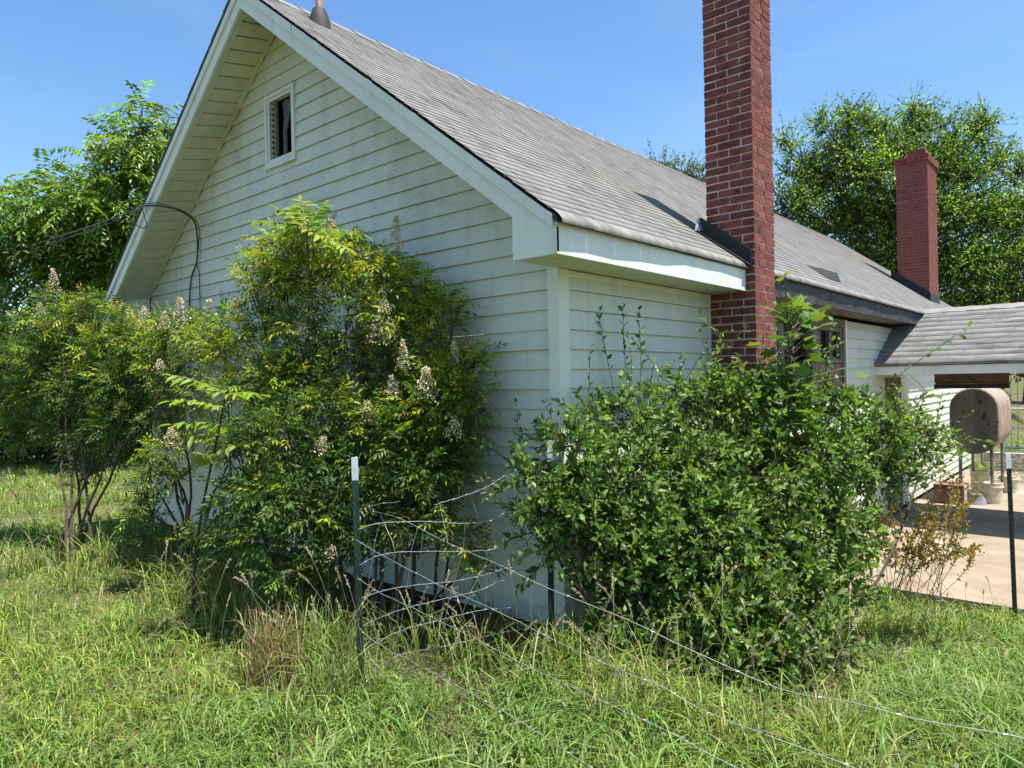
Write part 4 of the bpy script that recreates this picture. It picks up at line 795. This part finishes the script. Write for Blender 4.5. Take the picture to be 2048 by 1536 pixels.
GY = [(.24, .33, .05), (.20, .30, .045), (.28, .35, .065), (.30, .32, .09)]; GG = [(.13, .23, .04), (.10, .19, .036), (.16, .26, .05), (.08, .15, .035)]; GD = [(.34, .28, .15), (.26, .2, .1), (.4, .35, .2)]
def patch(x, y):
    return .5 + .22 * np.sin(x * 1.13 + 1.7 * np.sin(y * .9 + .6)) + .18 * np.sin(y * 1.9 + 1.3 * np.sin(x * 1.5)) + .12 * np.sin(x * 4.3 + y * 3.1)
def gcols(x, y, dry=.05):
    n = len(x); u = rg.uniform(0, 1, n); c = np.where((u < patch(x, y) * .75 + .12 * (x < -1))[:, None], pal(GY, n, .2), pal(GG, n, .2)); d = rg.uniform(0, 1, n) < dry; c[d] = pal(GD, int(d.sum()), .2); return c
def scatter(n, rad_lo, rad_hi, half=.80):
    # even in the picture: density falls with distance
    f = np.exp(rg.uniform(math.log(rad_lo), math.log(rad_hi), n)); s_ = rg.uniform(-half, half, n) * f
    p = CAM[:2] + f[:, None] * CW[:2] / np.linalg.norm(CW[:2]) + s_[:, None] * CR[:2] / np.linalg.norm(CR[:2]); return p[:, 0], p[:, 1]
x, y = scatter(150000, 1.7, 24); k = keep(x, y) & ~(shade_pt(x, y) & (rg.uniform(0, 1, len(x)) < .85)); x, y = x[k], y[k]
dist = np.hypot(x - CAM[0], y - CAM[1]); pt = patch(y * 1.7, x * 1.3)
k = rg.uniform(0, 1, len(x)) < .35 + 1.1 * pt; x, y, dist, pt = x[k], y[k], dist[k], pt[k]
h = (.03 + .11 * rg.uniform(0, 1, len(x)) ** 1.8) * (.45 + 1.0 * pt) * (1 + .03 * dist); w = .0036 * (1 + .15 * dist) * rg.uniform(.45, 1.6, len(x))
blades('lawn_grass', 'uncut light green grass over the whole yard', x, y, h, w, h * rg.uniform(.1, 1.4, len(x)), gcols(x, y, .035))
# longer clumps of unlike size
def clumps(name, label, cx, cy, nn, hr, wr, lr, spread, dry, cat='grass'):
    m = len(cx); sc_ = rg.uniform(.55, 1.5, m); cnt = (nn * rg.uniform(.3, 1.6, m)).astype(int); i = np.repeat(np.arange(m), cnt)
    x = cx[i] + rg.normal(0, spread, len(i)) * sc_[i]; y = cy[i] + rg.normal(0, spread, len(i)) * sc_[i]; k = keep(x, y); x, y, i = x[k], y[k], i[k]
    h = rg.uniform(*hr, len(x)) * sc_[i]; d = np.hypot(x - CAM[0], y - CAM[1])
    return blades(name, label, x, y, h, rg.uniform(*wr, len(x)) * (1 + .06 * d), h * rg.uniform(*lr, len(x)), gcols(cx[i], cy[i], dry) * .5 + gcols(x, y, dry) * .5, cat)
cx, cy = scatter(1900, 1.8, 16); k = keep(cx, cy) & ~shade_pt(cx, cy) & (rg.uniform(0, 1, len(cx)) < .2 + .9 * patch(cx * 1.4, cy * 1.2)); k &= (cx > -.6) | (rg.uniform(0, 1, len(cx)) < .55); clumps('long_grass', 'longer arching grass tufts scattered through the lawn', cx[k], cy[k], 30, (.08, .21), (.0025, .0065), (.2, 1.4), .035, .03)
# tall rank growth round the shrubs, the posts and the foundation
px_ = np.concatenate([np.append(rg.uniform(-2.9, -.75, 82), rg.uniform(-.7, .1, 8)), rg.uniform(.1, 1.9, 80), rg.uniform(-3.7, -2.6, 26), rg.normal(-.44, .15, 10), rg.normal(-5, .5, 30)]); py_ = np.concatenate([rg.normal(-1.0, .1, 90) + .35 * sm(-1.2, .1, px_[:90]), rg.normal(-.42, .16, 80), rg.normal(-1.05, .18, 26), rg.normal(-1.3, .08, 10), rg.normal(-1.35, .3, 30)])
clumps('rank_grass', 'tall tangled grass round the shrub feet and fence posts', px_, py_, 22, (.15, .38), (.003, .0075), (.15, .95), .045, .16)
# broad bright grass along the fence and at lower right
cx = rg.uniform(-.5, 3.6, 620); cy = rg.uniform(-2.0, 3.9, 620); k = keep(cx, cy) & ((cy < -.55 + .1 * cx) | (cx > 1.55 + .2 * rg.normal(0, 1, 620))) & ~shade_pt(cx, cy); cx, cy = cx[k], cy[k]
m_ = len(cx); i = np.repeat(np.arange(m_), 22); x = cx[i] + rg.normal(0, .05, len(i)); y = cy[i] + rg.normal(0, .05, len(i)); k = keep(x, y); x, y, i = x[k], y[k], i[k]; sc_ = rg.uniform(.5, 1.5, m_)[i]
h = rg.uniform(.08, .25, len(x)) * sc_; blades('broad_grass', 'rank broad bladed bright grass along the wire and patio edge', x, y, h, rg.uniform(.004, .013, len(x)), h * rg.uniform(.4, 1.4, len(x)), pal([(.12, .23, .045), (.15, .26, .05), (.19, .28, .08), (.09, .17, .036), (.22, .27, .1)], len(x), .2))
# dry litter and straw under the shrubs
n = 16000; x = rg.uniform(-1.9, 1.6, n); y = rg.uniform(-1.25, 1.4, n); k = keep(x, y) & (shade_pt(x, y) | (rg.uniform(0, 1, n) < .3)); x, y = x[k], y[k]
h = rg.uniform(.015, .09, len(x)); blades('dry_litter', 'brown straw and dead leaves under the shrubs', x, y, h, rg.uniform(.003, .009, len(x)), h * rg.uniform(.8, 2.4, len(x)), [(.20, .15, .09), (.13, .09, .055), (.26, .2, .12), (.09, .06, .04)], 'litter')
# low broad weeds among the grass
Lv = Leaves(); x, y = scatter(22000, 1.8, 12); k = keep(x, y) & ~(shade_pt(x, y) & (rg.uniform(0, 1, len(x)) < .6)); x, y = x[k], y[k]; m_ = len(x)
az = rg.uniform(0, 6.28, m_); Lv.add(np.stack([x, y, gz(x, y) + rg.uniform(.01, .08, m_)], -1), np.stack([np.cos(az), np.sin(az), rg.uniform(-.1, .7, m_)], -1), UP + rg.normal(0, .35, (m_, 3)), rg.uniform(.02, .05, m_), rg.uniform(.013, .026, m_), pal([(.10, .16, .035), (.13, .19, .05), (.08, .13, .03)], m_), T4)
tag(Lv.build('low_weeds', M['grass']), 'low clover and broad leaved weeds in the lawn', 'weeds', kind='stuff')
# tall seed stalks
def stalks(name, label, bases, hs, lean, headlen, cols, hcol):
    A, Bq, Lv = [], [], Leaves(); r = []
    for (x, y), h in zip(bases, hs):
        z = float(gz(x, y)); az = rg.uniform(0, 6.28); l = h * rg.uniform(*lean); d = np.array([math.cos(az), math.sin(az), 0])
        c = curve_pts([(x, y, z), np.array((x, y, z + h * .6)) + d * l * .25, np.array((x, y, z + h * .95)) + d * l], 7); A += list(c[:-1]); Bq += list(c[1:]); hd = c[-1] - c[-2]; hd = unit(hd)
        k = int(headlen * 420); t = rg.uniform(0, 1, k); P = c[-1] + hd * (t * headlen)[:, None] - hd * headlen * .5 - UP * (t ** 2 * .03)[:, None]
        Lv.add(P + rg.normal(0, .0022, (k, 3)), hd + rg.normal(0, .35, (k, 3)), rg.normal(0, 1, (k, 3)), rg.uniform(.009, .016, k), .0045, pal(hcol, k, .2), T2)
    V, F = tubes_np(A, Bq, .0014, .0011, 3); me = np_mesh(name, V, F, col=np.broadcast_to(np.array(cols), (len(V), 3)))
    o = tag(link(name, me, M['flower']), label, 'grass', kind='stuff'); Lv.n and Lv.build('seed_heads', M['flower']).__setattr__('parent', o)
TAN = [(.40, .32, .19), (.34, .26, .15), (.46, .38, .25)]
bs = [tuple(on(rg.uniform(a_, b_), rg.uniform(c_, d_), 2, .12)[:2]) for (a_, b_, c_, d_, k_) in ((560, 760, 1370, 1450, 14), (1180, 1340, 1440, 1530, 16), (1380, 1800, 1430, 1540, 22), (760, 1100, 1380, 1480, 14), (300, 560, 1230, 1400, 14), (60, 300, 1280, 1450, 8)) for _ in range(k_)] + [tuple(on(px, py, 2, .12)[:2]) for px, py in ((640, 1430), (660, 1440), (575, 1400), (610, 1395), (650, 1400), (540, 1390), (690, 1450), (1230, 1500), (1245, 1510), (1250, 1490), (1270, 1530), (1290, 1520), (1310, 1500), (1190, 1500), (1390, 1530), (1560, 1500), (1640, 1480), (1680, 1530), (1700, 1520), (1500, 1530), (1740, 1500), (1830, 1480), (960, 1480), (100, 1300), (130, 1330), (330, 1350), (300, 1380), (420, 1330), (60, 1480), (240, 1500), (860, 1500))]
stalks('seed_stalks', 'tall tan grass stalks with pale seed heads near the wire', bs, rg.uniform(.42, .78, len(bs)), (.05, .45), .11, (.30, .26, .13), TAN)
bs = [tuple(on(px, py, 2, -.1)[:2]) for px, py in ((1820, 1230), (1850, 1235), (1870, 1225), (1890, 1230), (1780, 1235), (1965, 1235), (1990, 1230), (1930, 1240))]
stalks('thin_stalks', 'thin dry stalks standing against the sunny patio', bs, rg.uniform(.4, .62, len(bs)), (.02, .2), .07, (.24, .16, .09), TAN)
x, y = scatter(260, 2.0, 13); k = keep(x, y) & ~shade_pt(x, y) & (x < -.2); bs = list(zip(x[k], y[k])); stalks('lawn_seed_heads', 'fine seed stalks dotted over the open lawn', bs, rg.uniform(.2, .5, len(bs)), (.2, .9), .07, (.20, .20, .08), [(.28, .25, .13), (.22, .22, .1)])
# straw-coloured tussock by the nandina
c0 = on(545, 1370, 2, .12); n = 420; az = rg.uniform(0, 6.28, n); x = c0[0] + rg.normal(0, .075, n); y = c0[1] + rg.normal(0, .075, n); h = rg.uniform(.15, .52, n)
blades('straw_tussock', 'tawny dry grass tussock at the foot of the tallest nandina', x, y, h, rg.uniform(.004, .008, n), h * rg.uniform(.05, .5, n), [(.30, .23, .11), (.24, .18, .08), (.36, .30, .16), (.16, .18, .06)], 'grass')
c0 = on(985, 1290, 2, .1); n = 260; x = c0[0] + rg.normal(0, .06, n); y = c0[1] + rg.normal(0, .06, n); h = rg.uniform(.1, .34, n)
blades('straw_tussock', 'small brown dry grass clump below the siding near the house corner', x, y, h, rg.uniform(.003, .007, n), h * rg.uniform(.05, .6, n), [(.24, .15, .075), (.30, .2, .11), (.17, .11, .06)], 'grass')

# ------------------------------------------------------------------ fence posts and woven wire
def tpost(X, Y, ztop, lean, label, pm):
    zb = float(gz(X, Y)) - .15; r = empty('fence_post', (X, Y, zb)); tag(r, label, 'fence post', 'metal fence posts')
    fx, fy = .5, -.87   # the studded face turns to the yard
    def sec(z0, z1, nm, mat):
        b = MB()
        for (u0, u1, v0, v1) in ((-.018, .018, 0, .0045), (-.0025, .0025, .0046, .034)):
            q = []
            for z in (z0, z1):
                for (u, v) in ((u0, v0), (u1, v0), (u1, v1), (u0, v1)): q.append((X + u * .87 + v * .5 * -1 + lean * (z - zb), Y + u * .5 + v * .87, z))
            b.hexa(q)
        return child(b.build(nm, mat), r)
    sec(zb, ztop - .125, 'post_shaft', pm); sec(ztop - .1245, ztop, 'white_tip', M['postwhite'])
    z = zb + .3; b = MB()
    while z < ztop - .15:
        cx_, cy_ = X + lean * (z - zb) + .003, Y - .006; b.box(cx_ - .007, cx_ + .007, cy_ - .010, cy_ - .001, z - .008, z + .008); z += .055
    tag(child(b.build('studs', pm), r), kind='stuff')
    return r
tpost(-.44, -1.25, 1.405, -.012, 'green metal fence post with white tip in front of the tallest nandina', M['postgreen'])
tpost(.08, -.25, 1.44, .02, 'dark fence post half hidden by the broad leaved shrub at the house corner', M['postdark'])
tpost(1.97, 3.72, 1.09, -.02, 'black fence post with white tip at the right beside the patio', M['postdark'])
def polyline(pxs, n, p0, k=40):
    c = curve_pts([onplane(a, b_, n, p0) for a, b_ in pxs], k); return c + rg.normal(0, .0012, c.shape)
def wirefence(label, lines, stays, n, p0, anchor):
    r = tag(empty('wire_fence', tuple(anchor)), label, 'wire fence', 'woven wire fence')
    for L_ in lines: child(MB().tube(polyline(L_, n, p0), .0016, 5).build('line_wire', M['wire'], None, True), r)
    for L_ in stays: child(MB().tube(polyline(L_, n, p0, 14), .0013, 4).build('stay_wire', M['wire'], None, True), r)
    ks = []
    for L_ in lines:
        c = polyline(L_, n, p0, 60)
        for i in range(3, 60, 5): ks.append(c[i])
    b = MB()
    for q in ks: b.tube([q - [.006, .003, 0], q + [.006, .003, 0]], .0036, 5)
    child(b.build('wire_knots', M['wire']), r)
P1 = np.array([-.44, -1.25, 0]); dq = np.array([3.04, .05, 0]); nA = np.array([dq[1], -dq[0], 0])
LA = [[(800, 1004), (755, 1008), (738, 1016), (752, 1024), (800, 1037), (900, 1088), (1010, 1135), (1100, 1178), (1250, 1238), (1400, 1308), (1560, 1378), (1700, 1405), (1850, 1440), (2060, 1478)],
      [(704, 1074), (745, 1100), (820, 1140), (880, 1170), (1000, 1225), (1120, 1285), (1250, 1345), (1330, 1375), (1400, 1418), (1560, 1480), (1720, 1540)],
      [(700, 1145), (760, 1185), (850, 1228), (940, 1272), (1060, 1335), (1200, 1400), (1330, 1460), (1480, 1540)],
      [(704, 1235), (745, 1280), (860, 1342), (1000, 1418), (1090, 1475), (1190, 1540)],
      [(704, 1265), (730, 1320), (800, 1380), (860, 1430), (960, 1510), (990, 1540)]]
SA = [[(760, 1027), (790, 1110), (755, 1185), (745, 1285), (735, 1325)], [(845, 1062), (835, 1150), (800, 1195), (790, 1300), (765, 1350)], [(895, 1088), (880, 1170), (830, 1290), (800, 1375)], [(895, 1240), (850, 1330), (830, 1400)], [(1060, 1160), (1062, 1260), (1050, 1335), (985, 1420)], [(1250, 1240), (1252, 1340), (1215, 1410), (1180, 1500)], [(1395, 1306), (1420, 1370), (1395, 1420)], [(1535, 1370), (1532, 1470), (1525, 1520)], [(880, 1010), (895, 1085)], [(1180, 1210), (1150, 1300), (1120, 1370), (1090, 1470)]]
wirefence('slack woven wire running from the white tipped post to the lower right', LA, SA, nA, P1, (-.44, -1.25, .1))
dB = np.array([.52, 1.0, 0]); nB = np.array([dB[1], -dB[0], 0])
LB = [[(718, 1058), (760, 1046), (850, 1043), (930, 1047), (985, 1040), (1022, 1016), (1060, 1000), (1112, 985)], [(720, 1130), (760, 1110), (820, 1103), (930, 1103), (985, 1098), (1020, 1078), (1095, 1046)], [(724, 1195), (780, 1178), (850, 1168), (905, 1163), (960, 1152), (1000, 1140), (1100, 1105)], [(726, 1250), (800, 1220), (870, 1202), (960, 1180), (1010, 1160), (1095, 1165)], [(728, 1300), (800, 1262), (880, 1240), (980, 1218), (1100, 1212)], [(730, 1350), (800, 1310), (900, 1290), (1020, 1262), (1100, 1255)], [(870, 1010), (960, 980), (1012, 950), (1050, 930)]]
SB = [[(760, 1046), (745, 1110), (735, 1195), (732, 1300)], [(840, 1043), (822, 1103), (815, 1172), (800, 1262), (795, 1315)], [(930, 1047), (925, 1103), (908, 1163), (890, 1240), (885, 1295)], [(1012, 950), (1035, 1010), (1045, 1070)], [(985, 1040), (988, 1098), (975, 1150), (972, 1220)], [(1060, 1000), (1050, 1060), (1030, 1130), (1025, 1262)], [(875, 1000), (900, 1043)], [(945, 1000), (960, 1045)]]
wirefence('woven wire running back from the white tipped post to the house corner', LB, SB, nB, P1, (-.2, -.8, .1))

# ------------------------------------------------------------------ service cables
def cable(name, label, pts, r, k=40): return tag(MB().tube(curve_pts(pts, k), r, 6).build(name, M['cable'], None, True), label, 'cable', 'service cables')
hk = on(290, 411, 1, -.48)
cable('utility_cable', 'upper overhead black cable running left from the roof edge', [at(-260, 590, 22), at(0, 510, 15), on(200, 446, 1, -.9), hk], .006)
cable('utility_cable', 'lower overhead black cable running left from the roof edge', [at(-260, 612, 22), at(0, 522, 15), on(200, 453, 1, -.9), hk + [.02, 0, -.01]], .0045)
cable('service_drop', 'thick black cable curving under the eave and down the gable', [hk, on(320, 412, 1, -.46), on(360, 422, 1, -.3), on(388, 442, 1, -.1), on(394, 470, 1, -.05), on(394, 520, 1, -.035), on(383, 555, 1, -.035), on(379, 600, 1, -.035), on(377, 660, 1, -.03)], .0085)
cable('service_drop', 'thin black cable beside the thick one down the gable', [hk + [0, 0, .02], on(320, 407, 1, -.47), on(370, 424, 1, -.3), on(396, 448, 1, -.06), on(397, 490, 1, -.04), on(393, 525, 1, -.04), on(398, 545, 1, -.03), on(400, 600, 1, -.03), on(401, 640, 1, -.03)], .005)
cable('drip_loop', 'loose black cable loop hanging at the left roof edge', [hk, on(270, 415, 1, -.5), on(259, 430, 1, -.5), on(268, 446, 1, -.5), on(284, 456, 1, -.5), on(293, 452, 1, -.5), on(291, 438, 1, -.5), on(285, 420, 1, -.49), hk], .006)
for k in range(3): pass

# ------------------------------------------------------------------ oil tank on its legs and the clutter round it
TX, TY0, TY1, TZ = .845, 9.75, 11.28, 1.0
def obround(w, h, y, n=12, cx=TX, cz=TZ):
    r = w / 2; pts = []
    for i in range(n + 1): t = math.pi * i / n; pts.append((cx + r * math.cos(t), y, cz + (h / 2 - r) + r * math.sin(t)))
    for i in range(n + 1): t = math.pi + math.pi * i / n; pts.append((cx + r * math.cos(t), y, cz - (h / 2 - r) + r * math.sin(t)))
    return pts
tk = tag(empty('oil_tank', (TX, TY0, SLZ)), 'rusty upright oil tank on pipe legs under the side porch', 'tank')
a = obround(.665, 1.06, TY0); c = obround(.665, 1.06, TY1); nn = len(a); child(MB().add(a + c, [(i, (i + 1) % nn, nn + (i + 1) % nn, nn + i) for i in range(nn)]).build('tank_shell', M['tankside'], None, True), tk)
for y, s_ in ((TY0, -1), (TY1, 1)):
    b = MB(); b.add(obround(.66, 1.055, y) + obround(.63, 1.02, y + s_ * .018) + obround(.3, .68, y + s_ * .03), [(i, (i + 1) % nn, nn + (i + 1) % nn, nn + i) for i in range(nn)] + [(nn + i, nn + (i + 1) % nn, 2 * nn + (i + 1) % nn, 2 * nn + i) for i in range(nn)] + [tuple(range(2 * nn, 3 * nn))]); child(b.build('tank_end', M['tankface_shaded'], None, True), tk)
for x in (TX - .21, TX + .215):
    for y in (TY0 + .12, TY1 - .2): child(MB().tube([(x, y, SLZ + .02), (x, y, .62)], .026, 10).build('leg', M['pipe'], None, True), tk)
child(MB().tube([(TX + .05, TY0 + .3, .5), (TX + .06, TY0 + .3, .3), (TX + .1, TY0 + .32, .26)], .012, 6).build('outlet_pipe', M['pipe']), tk)
def lathe(name, cx, cy, prof, mat, n=20):
    V = [(cx + r * math.cos(2 * math.pi * i / n), cy + r * math.sin(2 * math.pi * i / n), z) for r, z in prof for i in range(n)]
    F = [(j * n + i, j * n + (i + 1) % n, (j + 1) * n + (i + 1) % n, (j + 1) * n + i) for j in range(len(prof) - 1) for i in range(n)] + [tuple(range((len(prof) - 1) * n, len(prof) * n))]
    return MB().add(V, F).build(name, mat, None, True)
for (x, y, lab, h) in ((TX + .215, TY0 + .12, 'cracked cream bucket of concrete under the right tank leg', .33), (TX - .21 + .1, TY1 - .2, 'cream bucket behind the cardboard box under the tank', .36), (TX + .3, TY1 - .1, 'stained bucket under the rear right tank leg', .3)):
    r = .15; o = tag(lathe('bucket', x, y, [(r * .86, SLZ + .002), (r * .95, SLZ + h * .78), (r * 1.03, SLZ + h * .79), (r * 1.03, SLZ + h * .84), (r * .97, SLZ + h * .85), (r * 1.0, SLZ + h), (r * .95, SLZ + h), (r * .93, SLZ + h - .02), (.001, SLZ + h - .018)], M['bucket']), lab, 'bucket', 'buckets under the tank legs')
cb = tag(empty('cardboard_box', (.6, 9.5, SLZ)), 'brown cardboard box beside the buckets under the tank', 'box')
child(MB().box(.33, .74, 9.42, 9.85, SLZ + .002, SLZ + .30).build('box_body', M['cardboard']), cb); child(MB().box(.741, .748, 9.425, 9.845, SLZ + .004, SLZ + .298).build('box_side', M['cardface']), cb)
for y in (9.52, 9.72): child(MB().box(.7485, .752, y, y + .03, SLZ + .12, SLZ + .16).build('hand_hole', M['black']), cb)
child(MB().hexa([(.33, 9.40, SLZ + .301), (.74, 9.40, SLZ + .301), (.74, 9.60, SLZ + .305), (.33, 9.60, SLZ + .305), (.33, 9.39, SLZ + .309), (.74, 9.39, SLZ + .309), (.74, 9.60, SLZ + .312), (.33, 9.60, SLZ + .312)]).build('box_flap', M['cardboard']), cb)
V = [(0.9 + .14 * math.cos(t) * s_, 9.6 + .1 * math.sin(t) * s_, SLZ + .004 + hgt) for s_, hgt in ((1, 0), (.9, .07), (.45, .16)) for t in np.linspace(0, 6.28, 9)[:-1]]
V = [(x + rg.normal(0, .015), y + rg.normal(0, .015), z + (rg.uniform(-.01, .02) if z > SLZ + .01 else 0)) for x, y, z in V]
tag(MB().add(V, [(j * 8 + i, j * 8 + (i + 1) % 8, (j + 1) * 8 + (i + 1) % 8, (j + 1) * 8 + i) for j in range(2) for i in range(8)] + [tuple(range(16, 24))]).build('crumpled_sack', M['sack']), 'crumpled grey sack between the bucket and cardboard box', 'sack')
# pipe rail, low block wall and wire panel behind the tank
rl = tag(empty('pipe_rail', (1.6, 15.2, -.4)), 'grey pipe rail fence behind the oil tank', 'railing')
for z in (.10, .52, .95): child(MB().tube([(.6, 15.2, z), (7.5, 15.2, z)], .028, 8).build('rail', M['galv'], None, True), rl)
for x in (.65, 2.4, 4.2): child(MB().tube([(x, 15.2, -.5), (x, 15.2, 1.0)], .03, 8).build('rail_post', M['galv'], None, True), rl)
wl = tag(empty('block_wall', (2, 14.6, -.4)), 'low grey concrete block wall at the back of the patio', 'wall')
for r_ in range(2):
    for k in range(16):
        x = .55 + k * .41 - (r_ % 2) * .2; child(MB().box(x, x + .398, 14.5, 14.69, SLZ - .05 + r_ * .205, SLZ + .147 + r_ * .205).build('block', M['blockgrey']), wl)
pl = tag(empty('field_fence', (1.5, 17.5, -.4)), 'far upright wire panel fence in the field beyond the rail', 'fence')
for x in np.arange(.2, 8, .14): child(MB().tube([(x, 18, -.4), (x, 18, 1.75)], .006, 4).build('upright_wire', M['pipe']), pl)
for z in (1.2, 1.7): child(MB().tube([(.2, 18, z), (8, 18, z)], .008, 4).build('cross_wire', M['pipe']), pl)
Lv = Leaves(); nb = 2600; x = rg.uniform(.4, 7, nb); y = rg.uniform(15.6, 19, nb); az = rg.uniform(0, 6.28, nb); Lv.add(np.stack([x, y, gz(x, y) + rg.uniform(0, .5, nb) ** 1.4], -1), np.stack([np.cos(az), np.sin(az), rg.uniform(0, 1, nb)], -1), UP + rg.normal(0, .4, (nb, 3)), .12, .06, pal([(.09, .15, .03), (.13, .19, .05), (.06, .1, .02)], nb), T4)
tag(Lv.build('field_weeds', M['grass']), 'sunlit weeds in the field behind the rail', 'weeds', kind='stuff')
bl = [C(2010, 700, 34, 40), C(2060, 690, 34, 50), C(2040, 640, 34, 40), C(2000, 740, 34, 20), C(2050, 745, 34, 25), C(2110, 700, 34, 60)]
b0 = at(2050, 760, 34); b0[2] = -.3
tree('field_tree', 'dark tree clump beyond the field at the right edge', b0, at(2050, 700, 34), bl, 60, .25, 9, DK, .2, tl=1.2)

# tangle of dry brush behind the tank
A, Bq = [], []
for k in range(240):
    p = np.array([rg.uniform(.75, 1.5), rg.uniform(12.2, 13.2), SLZ + rg.uniform(0, .55) ** 1.2]); d = unit(rg.normal(0, 1, 3)) * rg.uniform(.1, .3); A.append(p); Bq.append(p + d * [1, 1, .6])
V, F = tubes_np(A, Bq, .006, .003, 3); tag(link('brush_pile', np_mesh('brush_pile', V, F), M['drystem']), 'tangle of dry pruned twigs behind the oil tank', 'brush', kind='stuff')
